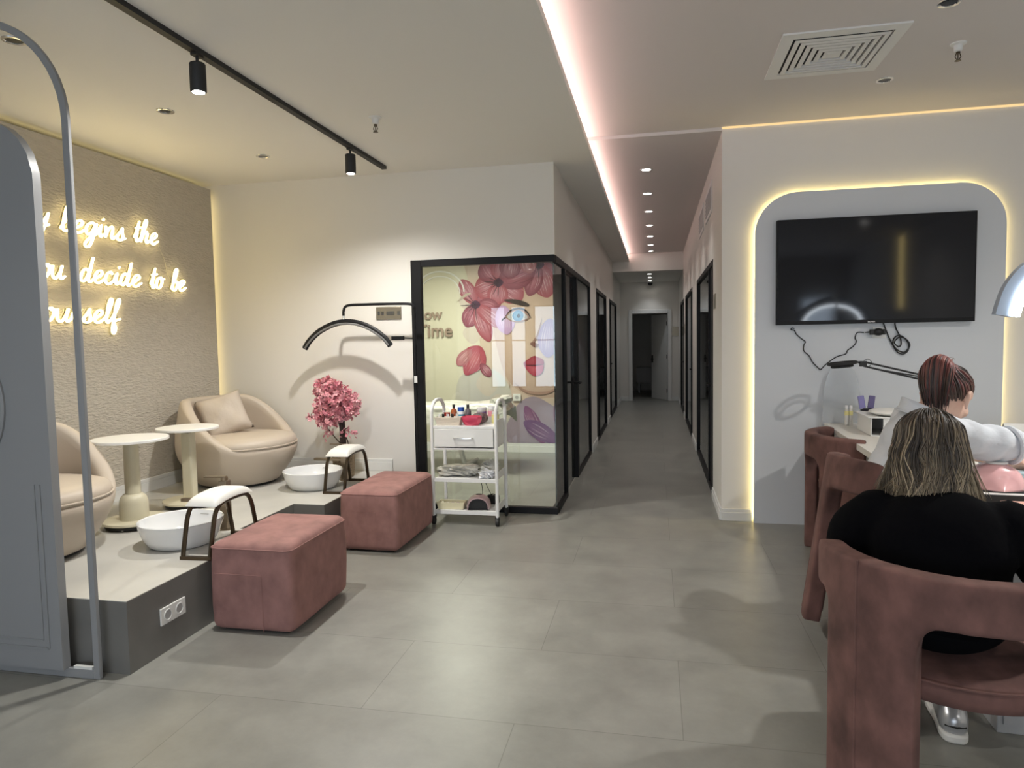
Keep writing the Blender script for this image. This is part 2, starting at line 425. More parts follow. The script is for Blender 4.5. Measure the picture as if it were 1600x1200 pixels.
bboard('baseboard_corridor', [(XL, 9.52, XL + .018, 10.33), (XL, 12.62, XL + .018, 13.33), (XL, 15.86, XL + .018, 17.38),
                              (XR - .018, YG, XR, 6.97), (XR - .018, 9.76, XR, 10.84), (XR - .018, 13.46, XR, 14.0), (XR - .018, 16.0, XR, 17.38),
                              (XL, 17.38, -.66, 17.4), (.385, 17.38, XR, 17.4)], 0, .105, 'white skirting along the corridor')
bboard('baseboard_treatment', [(-4.4, 9.42, -.97, 9.44)], 0, .13, 'white skirting in the treatment room')

# ---- glass fronts: black frames and panes
def frame_y(y0, y1, x0, x1, z0, z1, ts, tt, tb, depth):        # frame facing Y: width along X
    f = MB(); f.box((x0, y0, z0), (x0 + ts[0], y1, z1))
    if ts[1]: f.box((x1 - ts[1], y0, z0), (x1, y1, z1))
    f.box((x0 + ts[0], y0, z1 - tt), (x1 - ts[1], y1, z1)); f.box((x0 + ts[0], y0, z0), (x1 - ts[1], y1, z0 + tb)); return f
f = frame_y(YG - .012, YG + .05, -2.228, XL, 0, 2.345, (.098, 0), .062, .058, .05)
f.box((XL - .06, YG + .05, 2.283), (XL + .004, 9.45, 2.345))                       # head along the corridor
f.box((XL - .06, YG + .05, 0), (XL + .004, 6.80, .05))
f.box((XL - .05, 6.78, .0), (XL + .006, 6.84, 2.283))
f.box((XL - .05, 9.39, 0), (XL + .004, 9.45, 2.283))
f.box((XL - .05, 7.78, 0), (XL + .004, 7.90, 2.283)); f.box((XL - .05, 7.9, 0), (XL + .004, 9.39, .05))
w = struct(f.build('window_1', M['black'], smooth=False, bevel=.003), 'black framed glass corner of the treatment room')
MB().box((-2.13, YG + .012, .058), (XL - .012, YG + .022, 2.283)).build('pane', M['glass'], w, smooth=False)
MB().box((XL - .024, YG + .03, .05), (XL - .014, 6.78, 2.283)).build('pane', M['glassd'], w, smooth=False)
MB().box((XL - .024, 7.90, .05), (XL - .014, 9.39, 2.283)).build('pane', M['glassd'], w, smooth=False)
d = MB().box((XL - .045, 6.845, .012), (XL - .035, 7.775, 2.275))
d = struct(d.build('door_1', M['glassd'], smooth=False), 'frameless glass door of the treatment room')
h = MB(); h.cyl((XL - .10, 7.70, 1.10), (XL + .06, 7.70, 1.10), .012); h.tube([(XL + .05, 7.70, 1.10), (XL + .05, 7.57, 1.10)], .011)
h.tube([(XL - .09, 7.70, 1.10), (XL - .09, 7.57, 1.10)], .011); h.box((XL - .05, 7.66, 1.04), (XL - .028, 7.74, 1.16))
h.build('handle', M['black'], d)
def front(n, x0, x1, y0, y1, jamb, xin, label, handle):
    f = MB(); t = .055
    f.box((x0, y0, 0), (x1, y0 + t, 2.345)); f.box((x0, y1 - t, 0), (x1, y1, 2.345)); f.box((x0, y0 + t, 2.29), (x1, y1 - t, 2.345)); f.box((x0, y0 + t, 0), (x1, y1 - t, .05))
    f.box((x0, y0 + jamb, .05), (x1, y0 + jamb + .05, 2.29))
    w = struct(f.build('window_%d' % n, M['black'], smooth=False, bevel=.003), label)
    xc = (x0 + x1) / 2
    MB().box((xc - .005, y0 + jamb + .05, .05), (xc + .005, y1 - t, 2.29)).build('pane', M['glassd'], w, smooth=False)
    MB().box((xc - .01, y0 + t, .05), (xc + .01, y0 + jamb, 2.29)).build('door_panel', M['blackm'], w, smooth=False)
    hx = x1 + .02 if xin < 0 else x0 - .02
    MB().tube([(xc, y0 + jamb - .1, 1.08), (hx, y0 + jamb - .1, 1.08), (hx, y0 + jamb - .22, 1.08)], .011).build('handle', M['black'], w)
    return w
front(2, -.93, XL + .006, 10.4, 12.55, .45, -1, 'black framed glass front, second on the left of the corridor', 1)
front(3, -.93, XL + .006, 13.4, 15.8, .40, -1, 'black framed glass front, furthest on the left of the corridor', 1)
front(4, XR - .006, .60, 7.02, 9.7, .52, 1, 'black framed glass front, nearest on the right of the corridor', 1)
front(5, XR - .006, .60, 10.9, 13.4, .35, 1, 'black framed glass front, second on the right of the corridor', 1)
front(6, XR - .006, .60, 14.05, 15.95, .35, 1, 'black framed glass front, furthest on the right of the corridor', 1)

# ---- white door at the corridor end, standing open into a dark room
a = MB(); y0, y1 = 17.37, 17.52
a.box((-.665, y0, 0), (-.575, y1, 2.265)).box((.29, y0, 0), (.38, y1, 2.265)).box((-.575, y0, 2.17), (.29, y1, 2.265))
struct(a.build('trim_1', M['white'], smooth=False, bevel=.006), 'white architrave of the door at the corridor end')
dl = thing('door_2', 'white door standing open at the corridor end', 'door', (.27, 17.5, 0), math.radians(-62)); del dl['category']; dl['kind'] = 'structure'
lf = MB().box((-.82, 0, .008), (0, .04, 2.15)); lf.build('door_leaf', M['white'], dl, smooth=False)
h = MB()
h.tube([(-.76, -.03, 1.02), (-.76, .0, 1.02)], .012); h.tube([(-.76, -.04, 1.02), (-.64, -.04, 1.02)], .01); h.box((-.79, -.012, .93), (-.735, 0, 1.12)); h.build('handle', M['black'], dl)
h = MB()
for z in (.25, 1.10, 1.92): h.cyl((0.005, -.008, z - .05), (0.005, -.008, z + .05), .009)
h.build('hinge', M['black'], dl)
k = MB(); k.box((-.55, 19.9, .3), (.35, 20.35, .72)).box((-.5, 19.95, 0), (-.45, 20.3, .3)).box((.25, 19.95, 0), (.3, 20.3, .3))
tag(k.build('low_cabinet', M['deskg'], smooth=False), 'low cabinet in the dark room beyond the open door', 'cabinet')

# ---- cove light between the two ceilings, and the other light strips
lp = MB().box((-.600, -5, ZC + .052), (-.580, 14.45, ZC + .066))
lp = lp.build('light_strip', M['ledp'], smooth=False); tag(lp, 'pink light strip hidden in the ceiling edge over the corridor', 'light strip')
ly = MB().box((XR, YG - .013, ZR - .016), (4.24, YG - .001, ZR - .002)).build('light_strip', emis('led_amber', (1, .70, .34), .45), smooth=False)
tag(ly, 'amber light strip along the top of the television wall', 'light strip')
l2 = MB().box((-4.31, 1.0, 3.1005), (-4.29, 6.02, 3.107)).build('light_strip', emis('added_yellow_top', (1, .80, .36), .7), smooth=False)  # strip added for a faint yellow glow on the ceiling
tag(l2, 'added yellow glow strip behind the top of the stucco wall', 'light strip')
l3 = MB().box((-4.31, 6.0305, .5), (-4.29, 6.037, 3.05)).build('light_strip', emis('led_yellow_soft', (1, .80, .38), 2.8), smooth=False)
tag(l3, 'yellow upright light strip behind the stucco wall corner', 'light strip')
l4 = MB().box((4.225, -1.38, 2.0), (4.248, -1.35, 3.3)).build('light_strip', M['ledy'], smooth=False)
tag(l4, 'yellow upright light strip on the right hand wall', 'light strip')

# ---- white panel behind the television with a glowing edge
def rrect(x0, x1, z0, z1, r, n=14):        # rounded only at the top
    p = [(x1, z0)]
    p += [(x1 - r + r * math.cos(t * PI / 2 / n), z1 - r + r * math.sin(t * PI / 2 / n)) for t in range(n + 1)]
    p += [(x0 + r - r * math.sin(t * PI / 2 / n), z1 - r + r * math.cos(t * PI / 2 / n)) for t in range(n + 1)]
    return p + [(x0, z0)]
pn = thing('wall_panel', 'white round cornered panel with glowing edge behind the television', 'wall panel', (1.736, YG, 0))
out = rrect(-.926, .926, .0, 2.757, .33)
b = MB(); n = len(out)
b.add([(x, -.062, z) for x, z in out] + [(x, -.034, z) for x, z in out], [tuple(range(n)), tuple(range(2 * n - 1, n - 1, -1))] + [(i, (i + 1) % n, n + (i + 1) % n, n + i) for i in range(n)])
b.build('board', M['panelw'], pn, smooth=False)
inn = rrect(-.908, .908, .0, 2.739, .315)
b = MB(); b.tube([(x, -.017, z) for x, z in inn[1:-1]], .008, 6); b.tube([(.908, -.017, .02), (.908, -.017, 2.42)], .008, 6); b.tube([(-.908, -.017, .02), (-.908, -.017, 2.42)], .008, 6)
b.build('light_strip', M['ledy'], pn)
# ------------------------------------------------------------------ lounge
ZP = .366
# arched divider at the left edge of the view
dv = thing('arched_divider', 'tall grey arched divider with round porthole at the left edge', 'divider', (-3.40, 2.73, 0))
ox = 3.40
def arch_path(x0, x1, z0, z1, r, n=12):
    p = [(x1, 0, z0)] + [(x1 - r + r * math.cos(t * PI / 2 / n), 0, z1 - r + r * math.sin(t * PI / 2 / n)) for t in range(n + 1)]
    p += [(x0 + r - r * math.sin(t * PI / 2 / n), 0, z1 - r + r * math.cos(t * PI / 2 / n)) for t in range(n + 1)] + [(x0, 0, z0)]
    return p
def strip(mb, path, w, d):                # rectangular section band along a path in the XZ plane
    P = [Vector(p) for p in path]; vs = []; m = len(P)
    for i in range(m):
        t = (P[min(i + 1, m - 1)] - P[max(i - 1, 0)]).normalized(); nrm = Vector((t.z, 0, -t.x))
        for a, b in ((-1, -1), (1, -1), (1, 1), (-1, 1)): vs.append(P[i] + nrm * (a * w / 2) + Vector((0, b * d / 2, 0)))
    fs = [(i * 4 + k, i * 4 + (k + 1) % 4, (i + 1) * 4 + (k + 1) % 4, (i + 1) * 4 + k) for i in range(m - 1) for k in range(4)] + [(0, 3, 2, 1), tuple((m - 1) * 4 + k for k in range(4))]
    mb.add(vs, fs)
b = MB(); strip(b, arch_path(-.74, .760, 0.0, 3.12, .49), .034, .022); b.build('arch_frame', M['divider'], dv, bevel=.004)
MB().box((-.74, -.011, 0), (.745, .011, .045)).build('base_rail', M['divider'], dv, smooth=False, bevel=.003)
# panel with a porthole: ring of quads between the outline and the hole
def outline_at(a, cx, cz, x0, x1, z0, z1, r):
    d = Vector((math.cos(a), math.sin(a))); best = None; lo, hi = 0, 4
    def inside(p):
        if not (x0 <= p.x <= x1 and z0 <= p.y <= z1): return False
        if p.y > z1 - r:
            for c in (x0 + r, x1 - r):
                if (p.x < x0 + r if c == x0 + r else p.x > x1 - r): return (p - Vector((c, z1 - r))).length <= r
        return True
    for _ in range(40):
        mid = (lo + hi) / 2
        if inside(Vector((cx, cz)) + d * mid): lo = mid
        else: hi = mid
    return Vector((cx, cz)) + d * lo
N = 120; cx, cz, hr = -.02, 1.33, .37
angs = sorted([2 * PI * k / N for k in range(N)] + [math.atan2(.046 - cz, s - cx) % (2 * PI) for s in (-.63, .600)])
vo = [outline_at(a, cx, cz, -.63, .600, .046, 2.665, .29) for a in angs]; vi = [Vector((cx + hr * math.cos(a), cz + hr * math.sin(a))) for a in angs]
N = len(angs); b = MB(); vs = []
for y in (-.040, .004):
    vs += [(p.x, y, p.y) for p in vo] + [(p.x, y, p.y) for p in vi]
fs = []
for k in range(N):
    j = (k + 1) % N
    fs += [(k, j, N + j, N + k), (2 * N + k, 3 * N + k, 3 * N + j, 2 * N + j), (k, 2 * N + k, 2 * N + j, j), (N + k, N + j, 3 * N + j, 3 * N + k)]
b.add(vs, fs); pnl = b.build('panel', M['divider'], dv, angle=30)
b = MB(); b.tube([(cx + (hr + .002) * math.cos(a), -.044, cz + (hr + .002) * math.sin(a)) for a in [2 * PI * k / 64 for k in range(64)]], .016, 8, closed=True); b.build('ring', M['divider'], pnl)
b = MB()
strip(b, [(.53, -.041, .15), (.53, -.041, .95)], .012, .008); strip(b, [(-.55, -.041, .15), (.53, -.041, .15)], .012, .008)
strip(b, [(.50, -.041, .19), (.50, -.041, .95)], .006, .006); strip(b, [(-.52, -.041, .19), (.50, -.041, .19)], .006, .006)
b.build('moulding', M['divider'], pnl, smooth=False)
MB().box((.63, -.010, .045), (.735, .010, .058)).build('latch', M['white'], dv, smooth=False)

# neon sign
G = {   # strokes of each letter, x-height 1
 'y': (.85, [[(0, .95), (.06, .45), (.25, .05), (.5, .25), (.68, .7), (.72, 1)], [(.72, 1), (.66, .2), (.5, -.7), (.25, -1.0), (.08, -.75), (.35, -.2), (.8, .15)]]),
 'b': (.72, [[(0, .1), (.25, .9), (.42, 1.75), (.3, 1.95), (.18, 1.6), (.12, .5), (.2, .03), (.42, .05), (.56, .4), (.5, .8), (.3, .75)], [(.5, .8), (.7, .7)]]),
 'e': (.68, [[(0, .3), (.25, .45), (.5, .75), (.4, .98), (.2, .9), (.06, .45), (.18, .05), (.4, .05), (.68, .35)]]),
 'g': (.80, [[(.62, .85), (.4, 1.0), (.15, .8), (.06, .35), (.2, .05), (.42, .2), (.62, .8), (.66, .95)], [(.66, .95), (.58, .1), (.42, -.75), (.2, -.95), (.1, -.7), (.35, -.2), (.8, .25)]]),
 'i': (.42, [[(.0, .3), (.16, .95), (.12, .35), (.2, .03), (.42, .3)], [(.22, 1.35), (.26, 1.48)]]),
 'n': (.78, [[(.02, .95), (.1, .5), (.08, .05)], [(.08, .05), (.22, .7), (.42, 1.0), (.52, .75), (.48, .2), (.58, .03), (.78, .3)]]),
 's': (.62, [[(.0, .2), (.25, .7), (.36, 1.05), (.38, .75), (.46, .3), (.36, .03), (.12, .05), (.1, .2)], [(.36, .03), (.62, .25)]]),
 't': (.50, [[(.0, .3), (.18, 1.0), (.26, 1.75), (.18, .6), (.2, .06), (.34, .06), (.5, .3)], [(.0, 1.12), (.5, 1.25)]]),
 'h': (.82, [[(0, .2), (.25, 1.1), (.38, 1.8), (.26, 1.95), (.16, 1.4), (.06, .03)], [(.06, .03), (.24, .75), (.44, .98), (.54, .7), (.48, .2), (.58, .03), (.82, .3)]]),
 'o': (.72, [[(.4, 1.0), (.14, .85), (.05, .4), (.18, .04), (.42, .1), (.56, .5), (.5, .9), (.38, 1.0), (.42, .85), (.72, .9)]]),
 'u': (.80, [[(0, .95), (.03, .4), (.16, .03), (.36, .15), (.52, .6), (.56, 1.0)], [(.56, 1.0), (.5, .3), (.6, .03), (.8, .25)]]),
 'd': (.82, [[(.48, .85), (.28, 1.0), (.1, .75), (.04, .3), (.16, .03), (.36, .2), (.52, .9), (.64, 1.95)], [(.64, 1.95), (.54, .7), (.5, .2), (.6, .03), (.82, .25)]]),
 'c': (.62, [[(.46, .8), (.34, 1.0), (.14, .8), (.05, .35), (.18, .04), (.38, .05), (.62, .3)]]),
 'r': (.60, [[(.0, .3), (.14, 1.05), (.2, .9), (.42, .95), (.36, .4), (.4, .05), (.6, .25)]]),
 'l': (.42, [[(0, .25), (.22, 1.0), (.34, 1.75), (.24, 1.95), (.14, 1.4), (.12, .3), (.22, .03), (.42, .3)]]),
 'f': (.55, [[(0, .25), (.25, 1.0), (.4, 1.75), (.32, 1.95), (.22, 1.5), (.16, .3), (.14, -.6), (.26, -.85), (.34, -.4), (.2, .1), (.55, .35)]])}
ns = thing('neon_sign', 'warm white handwritten neon sign on the beige stucco wall', 'neon sign', (XN, 4.7, 2.1))
words = [('y', 3.985, 4.165, 2.452), ('begins', 4.238, 4.868, 2.445), ('the', 4.952, 5.243, 2.462), ('you', 3.92, 4.262, 2.09), ('decide', 4.382, 5.02, 2.088),
         ('to', 5.112, 5.282, 2.09), ('be', 5.368, 5.572, 2.088), ('yourself', 3.90, 4.765, 1.783)]
XH = .098
back = MB(); chan = MB(); ag = glass_mat('acrylic', (.985, .98, .94), .12, .3, .0)
for wd, ya, yb, zb in words:
    t = MB(); adv = sum(G[c][0] for c in wd); s = (yb - ya - .25 * XH * .6) / adv; x = 0
    for c in wd:
        for st in G[c][1]:
            pts = [(0.030, ya - 4.7 + (x + px) * s + pz * XH * .22, zb - 2.1 + pz * XH) for px, pz in st]
            sm = catmull(pts, 5); t.tube(sm, .0066, 6); chan.tube([(.0175, p.y, p.z) for p in sm[::2]], .0105, 6, flat=.35, up=(1, 0, 0))
            back.tube([(.012, p.y, p.z) for p in sm[::2]], .026, 6, flat=.10, up=(1, 0, 0))
        x += G[c][0]
    tb_ = t.build('neon_tube', M['neon'], ns); chan.build('channel', M['cream'], tb_); back.build('acrylic_backing', ag, tb_); chan = MB(); back = MB()
b = MB(); b.tube(catmull([(.01, .55, .37), (.012, .62, .25), (.008, .66, .12), (.01, .72, .05)], 5), .003, 5); b.build('wire', M['cream'], ns)

# ceiling track with its spots
tr = MB().box((-2.378, -1.6, ZC - .028), (-2.335, 5.85, ZC)).build('ceiling_track', M['blackm'], smooth=False)
tag(tr, 'long black lighting track on the lounge ceiling', 'track')
def tspot(y, lab):
    t = thing('track_spotlight', lab, 'spotlight', (-2.356, y, ZC - .03), 0, 'spotlights on the black ceiling track')
    R = Matrix.Rotation(math.radians(3), 3, 'X')
    a = MB(); a.box((-.018, -.03, -.012), (.018, .03, 0)); a.cyl((0, 0, -.05), (0, 0, -.01), .008); a.build('mount', M['blackm'], t, smooth=False)
    b = MB(); b.lathe([(.038, -.195), (.041, -.19), (.041, -.052), (.036, -.046), (.01, -.045)], (.0, 0, 0), 24); b.build('housing', M['blackm'], t)
    c = MB(); c.lathe([(.031, -.1965), (.031, -.1955)], (0, 0, 0), 20); c.build('lens', M['spotlens'], t)
    return t
tspot(3.3, 'nearer black spotlight on the ceiling track, above the stool'); tspot(5.15, 'further black spotlight near the end of the ceiling track')
tspot(1.3, 'added fill spotlight on the track, above and outside the view'); tspot(-.8, 'added fill spotlight on the track, behind the camera')  # unseen copies added to house the fill spots

# recessed downlights and sprinklers
def downlight(x, y, z, lab, group, lit=False, r=.05, m=None):
    t = thing('recessed_downlight', lab, 'downlight', (x, y, z), 0, group)
    a = MB(); a.lathe([(r * .72, -.001), (r * .78, -.006), (r, -.005), (r * 1.04, 0), (r * .7, 0)], n=28); a.build('trim_ring', M['white'] if not m else M[m], t)
    c = MB(); c.lathe([(r * .74, -.0015), (r * .74, -.0005)], n=24); c.build('lens', M['spotlens'] if lit else LENS, t)
LENS = mat('dark_lens', (.03, .035, .045), .12, .5)
downlight(-3.172, 2.99, ZC, 'unlit ceiling downlight beside the top of the arched divider', 'unlit lounge downlights', r=.055, m='chrome')
downlight(-3.181, 4.10, ZC, 'unlit ceiling downlight in the middle of the lounge ceiling', 'unlit lounge downlights', r=.055, m='chrome')
downlight(-3.188, 5.27, ZC, 'unlit ceiling downlight closest to the lounge corner', 'unlit lounge downlights', r=.055, m='chrome')
downlight(1.552, 5.29, ZR, 'unlit ceiling downlight behind the square air vent', 'unlit manicure side downlights', r=.055, m='chrome')
downlight(1.529, 4.16, ZR, 'unlit ceiling downlight at the top edge near the sprinkler', 'unlit manicure side downlights', r=.055, m='chrome')
for x, y, w_ in ((1.5, .6, 'above the place of the camera'), (2.75, 3.3, 'to the right of the sprinkler, outside the view'), (3.2, .2, 'near the right hand wall, outside the view'), (.2, -2.2, 'far behind the camera')):
    downlight(x, y, ZR, 'added ceiling downlight ' + w_, 'added manicure side downlights', True, .06)  # fixtures added to go with the unseen spots
ords = ['nearest', 'second', 'third', 'fourth', 'fifth', 'sixth', 'seventh']
for i, y in enumerate((7.3, 8.5, 9.7, 10.9, 12.1, 13.2, 14.15)):
    downlight(-.09, y, ZR - .028, '%s lit downlight on the raised corridor ceiling' % ords[i], 'lit corridor downlights', True, .062)
for i, y in enumerate((15.2, 16.1, 17.0)):
    downlight(-.13, y, 2.95, '%s lit downlight on the low ceiling at the corridor end' % ['first', 'middle', 'last'][i], 'lit corridor downlights', True, .06)
def sprinkler(x, y, z, lab):
    t = thing('sprinkler', lab, 'sprinkler', (x, y, z), 0, 'ceiling sprinklers')
    a = MB(); a.lathe([(.045, 0), (.044, -.006), (.024, -.012), (.022, -.045), (.012, -.05)], n=20); a.build('escutcheon', M['white'], t)
    b = MB(); b.cyl((0, 0, -.05), (0, 0, -.062), .012); b.tube([(.010, 0, -.06), (.016, 0, -.08), (.004, 0, -.098)], .003, 6); b.tube([(-.010, 0, -.06), (-.016, 0, -.08), (-.004, 0, -.098)], .003, 6)
    b.cyl((0, 0, -.06), (0, 0, -.098), .003); b.lathe([(.017, -.1), (.018, -.103)], n=16); b.build('nozzle', M['bronze'], t)
sprinkler(-1.9, 4.58, ZC, 'small sprinkler on the lower lounge ceiling'); sprinkler(1.80, 4.75, ZR, 'white collared sprinkler on the raised ceiling beside the vent')

# square air diffuser
vt = thing('air_vent', 'white square louvred air vent in the raised ceiling', 'vent', (1.075, 4.70, ZR))
def sqring(mb, r0, z0, r1, z1):
    vs = [(a * r, b * r * 1.03, z) for r, z in ((r0, z0), (r1, z1)) for a, b in ((-1, -1), (1, -1), (1, 1), (-1, 1))]
    mb.add(vs, [(k, (k + 1) % 4, 4 + (k + 1) % 4, 4 + k) for k in range(4)])
a = MB(); sqring(a, .345, 0, .345, -.010); sqring(a, .345, -.010, .275, -.012); sqring(a, .275, -.012, .275, -.001); a.build('frame', M['white'], vt, smooth=False)
for i in range(6):
    r = .262 - i * .042
    a = MB(); sqring(a, r, -.014, r - .028, -.040 + .022); sqring(a, r - .028, -.018, r - .030, -.002); sqring(a, r, -.014, r - .004, -.010)
    a.build('louvre', M['white'], vt, smooth=False)
MB().box((-.27, -.275, -.0012), (.27, .275, -.0004)).build('duct', M['blackm'], vt, smooth=False)
MB().box((-.03, -.03, -.018), (.03, .03, -.012)).build('centre_plate', M['white'], vt, smooth=False)

# tub armchairs
def armchair(name, label, loc, rz, rx, ry):
    t = thing(name, label, 'armchair', loc, rz, 'beige leather tub armchairs')
    N = 72; th = .10; HF, HB = .345, .755
    def rim(a):
        a = abs((a + PI) % (2 * PI) - PI); return lerp(HF, HB, sstep(math.radians(38), math.radians(128), a))
    def ro(z):
        if z < .36: return .66 + .34 * math.sin(PI / 2 * max(z - .02, 0) / .34)
        return 1 - .14 * ((z - .36) / .43) ** 1.6
    rings = []
    for q in range(13): rings.append(('o', q / 12))
    for q in range(1, 6): rings.append(('r', q / 6))
    for q in range(0, 9): rings.append(('i', q / 8))
    def fn(i, j):
        a = 2 * PI * i / N; H = rim(a); kind, q = rings[j]
        k = 1.0
        if kind == 'o': z = lerp(.025, H - .03, q); r = ro(z)
        elif kind == 'r':
            g = PI * q; z = H - .03 + .035 * math.sin(g); r = ro(H - .03) - (th / .57 / 2) * (1 - math.cos(g))
        else:
            z = lerp(H - .03, .26, q); r = ro(max(z, .3)) - th / .57 - .03 * math.sin(PI * q)
        return (r * rx * math.cos(a), r * ry * math.sin(a), z)
    b = MB(); b.grid(fn, N, len(rings), closed_u=True)
    n0 = len(b.v); b.v.append((0, 0, .26)); b.c.append((1, 1, 1)); last = (len(rings) - 1) * N
    for k in range(N): b.f.append((last + k, last + (k + 1) % N, n0)); b.mi.append(0)
    b.build('shell', M['leather'], t, angle=60)
    MB().lathe([(.60 * rx / 1, 0), (.62 * rx, .004), (.62 * rx, .03), (.5 * rx, .032)], n=48, sy=ry / rx).build('plinth', M['blackm'], t)
    # seat cushion, flush with the low front edge
    def rc(a):
        f = sstep(math.radians(110), math.radians(40), abs((a + PI) % (2 * PI) - PI)); return lerp(.79, .985, f)
    prof = [(.0, .30), (.93, .30), (.985, .335), (1.0, .365), (.985, .395), (.93, .418), (.75, .435), (.4, .443), (0.001, .446)]
    b = MB(); b.grid(lambda i, j: (prof[j][0] * rc(2 * PI * i / N) * rx * math.cos(2 * PI * i / N), prof[j][0] * rc(2 * PI * i / N) * ry * math.sin(2 * PI * i / N), prof[j][1]), N, len(prof), closed_u=True)
    b.build('seat_cushion', M['leather'], t, angle=70)
    b = MB(); b.tube([(rc(a) * rx * 1.005 * math.cos(a), rc(a) * ry * 1.005 * math.sin(a), .352) for a in [math.radians(-75 + 150 * k / 40) for k in range(41)]], .006, 6); b.build('piping', M['leather'], t)
    return t
armchair('tub_armchair', 'beige leather tub armchair in the corner with a square cushion', (-3.672, 5.47, ZP), math.radians(-12), .515, .51)
armchair('tub_armchair', 'beige leather tub armchair partly hidden behind the arched divider', (-3.70, 3.33, ZP), math.radians(-16), .505, .495)
def pillow(name, label, loc, eul, s, th):
    n = 17; b = MB()
    for sg in (1, -1):
        def fn(i, j):
            u = -1 + 2 * i / (n - 1); v = -1 + 2 * j / (n - 1)
            w = max(0, (1 - u ** 4) * (1 - v ** 4)) ** .55
            sh = 1 - .07 * (1 - abs(u) ** 2) * abs(v) ** 3; sv = 1 - .07 * (1 - abs(v) ** 2) * abs(u) ** 3
            return (u * s * sv, v * s * sh, sg * (th * w + .012 * math.sin(5 * u + 2) * w * math.cos(4 * v)))
        b.grid(fn, n, n)
    o = b.build(name, M['cushion'], None, angle=75, loc=loc); o.rotation_euler = eul
    bm = bmesh.new(); bm.from_mesh(o.data); bmesh.ops.remove_doubles(bm, verts=bm.verts, dist=.0015); bmesh.ops.recalc_face_normals(bm, faces=bm.faces); bm.to_mesh(o.data); bm.free()
    return tag(o, label, 'cushion')
def basis(xa, za):                       # euler of a frame from its x axis and its normal
    z = Vector(za).normalized(); x = Vector(xa); x = (x - z * x.dot(z)).normalized(); y = z.cross(x)
    return Matrix((x, y, z)).transposed().to_euler()
pillow('square_cushion', 'square beige cushion leaning in the corner armchair', (-3.805, 5.475, ZP + .600), basis((.80, .30, .40), (.50, -.72, .46)), .20, .07)

# round side tables on rolling bases
def side_table(label, loc, round_post, rt):
    t = thing('side_table', label, 'side table', loc, 0, 'white topped side tables')
    MB().lathe([(rt * .97, .588), (rt, .591), (rt, .605), (rt * .985, .609), (.001, .609)], n=56).build('table_top', M['tabletop'], t)
    a = MB()
    if round_post: a.lathe([(.050, .20), (.047, .59)], n=28)
    else: a.box((-.042, -.036, .05), (.042, .036, .59))
    a.build('post', M['cream'], t, bevel=0 if round_post else .01)
    if round_post:
        MB().lathe([(.090, .045), (.092, .06), (.090, .165), (.082, .20), (.062, .222), (.046, .226)], n=32).build('foot_cover', M['cream'], t)
    MB().lathe([(.195, .033), (.202, .038), (.198, .05), (.001, .052)], n=48).build('base_plate', M['cream'], t)
    MB().lathe([(.175, .008), (.182, .012), (.182, .033), (.001, .034)], n=40).build('plinth', M['rubber'], t)
    for k in range(5):
        a = 2 * PI * k / 5 - 1.3; MB().ell((.17 * math.cos(a), .17 * math.sin(a), .011), (.011, .011, .011), None, 10, 6).build('caster', M['chrome'], t)
    m = MB().box((.05, -.14, .580), (.11, -.08, .588)); m.build('bracket', M['blackm'], t, smooth=False)
side_table('round white side table with bulbous cream foot, left of the pair', (-3.52, 4.02, ZP), True, .240)
side_table('round white side table with flat cream post by the corner armchair', (-3.515, 4.60, ZP), False, .222)

# foot basins
def basin(label, loc, r, h):
    t = tag(MB().lathe([(.001, 0), (r * .70, 0), (r * .78, .012), (r * .88, h * .35), (r * .975, h * .8), (r, h), (r * .985, h + .004), (r * .955, h), (r * .93, h * .8), (r * .82, h * .3), (r * .68, .03), (.001, .026)], n=64).build('foot_basin', M['porc'], None, loc=loc, angle=50), label, 'basin', 'white foot basins')
    MB().lathe([(.022, .0265), (.024, .030), (.001, .031)], n=20).build('drain', M['chrome'], t)
    MB().box((-.03, r * .915, h * .82), (.03, r * .94, h * .84)).build('mark', M['deskg'], t, smooth=False)
basin('white oval foot basin on the platform in front of the side tables', (-2.905, 3.70, ZP), .248, .152)
basin('white foot basin on the platform in front of the corner armchair', (-2.875, 5.33, ZP), .250, .150)

# padded leg rests on bent tube frames
def leg_rest(label, loc, rz):
    t = thing('leg_rest', label, 'leg rest', loc, rz, 'white padded leg rests')
    n = 15
    def top(i, j):
        u = -1 + 2 * i / (n - 1); v = -1 + 2 * j / (n - 1); return u, v
    b = MB(); L, Wd = .200, .098
    for sg in (1, 0):
        def fn(i, j):
            u, v = top(i, j); arch = .020 * (1 - v * v)
            e = (max(0, 1 - abs(u) ** 6) * max(0, 1 - abs(v) ** 8)) ** .5
            return (u * Wd, v * L, .298 + arch + (.040 * e if sg else -.004))
        b.grid(fn, n, n)
    # rim closing
    o = b.build('pad', M['padw'], t, angle=60)
    bm = bmesh.new(); bm.from_mesh(o.data)
    bmesh.ops.bridge_loops(bm, edges=[e for e in bm.edges if e.is_boundary]); bmesh.ops.recalc_face_normals(bm, faces=bm.faces); bm.to_mesh(o.data); bm.free(); shade(o.data, 50)
    fr = MB()
    for x in (-.085, .085):
        path = [(x, -.262, .011), (x, -.232, .13), (x, -.198, .240), (x, -.145, .294), (x, -.06, .306), (x, .06, .306), (x, .145, .294), (x, .198, .240), (x, .232, .13), (x, .262, .011)]
        fr.tube(catmull(path, 4), .0135, 8)
    for y in (-.262, .262): fr.box((-.098, y - .012, 0), (.098, y + .012, .02))
    fr.build('frame', M['bronze'], t)
leg_rest('white padded leg rest beside the basin nearest the divider', (-2.605, 3.675, ZP), math.radians(3))
leg_rest('white padded leg rest in front of the pink flowering tree', (-2.580, 5.37, ZP), math.radians(2))
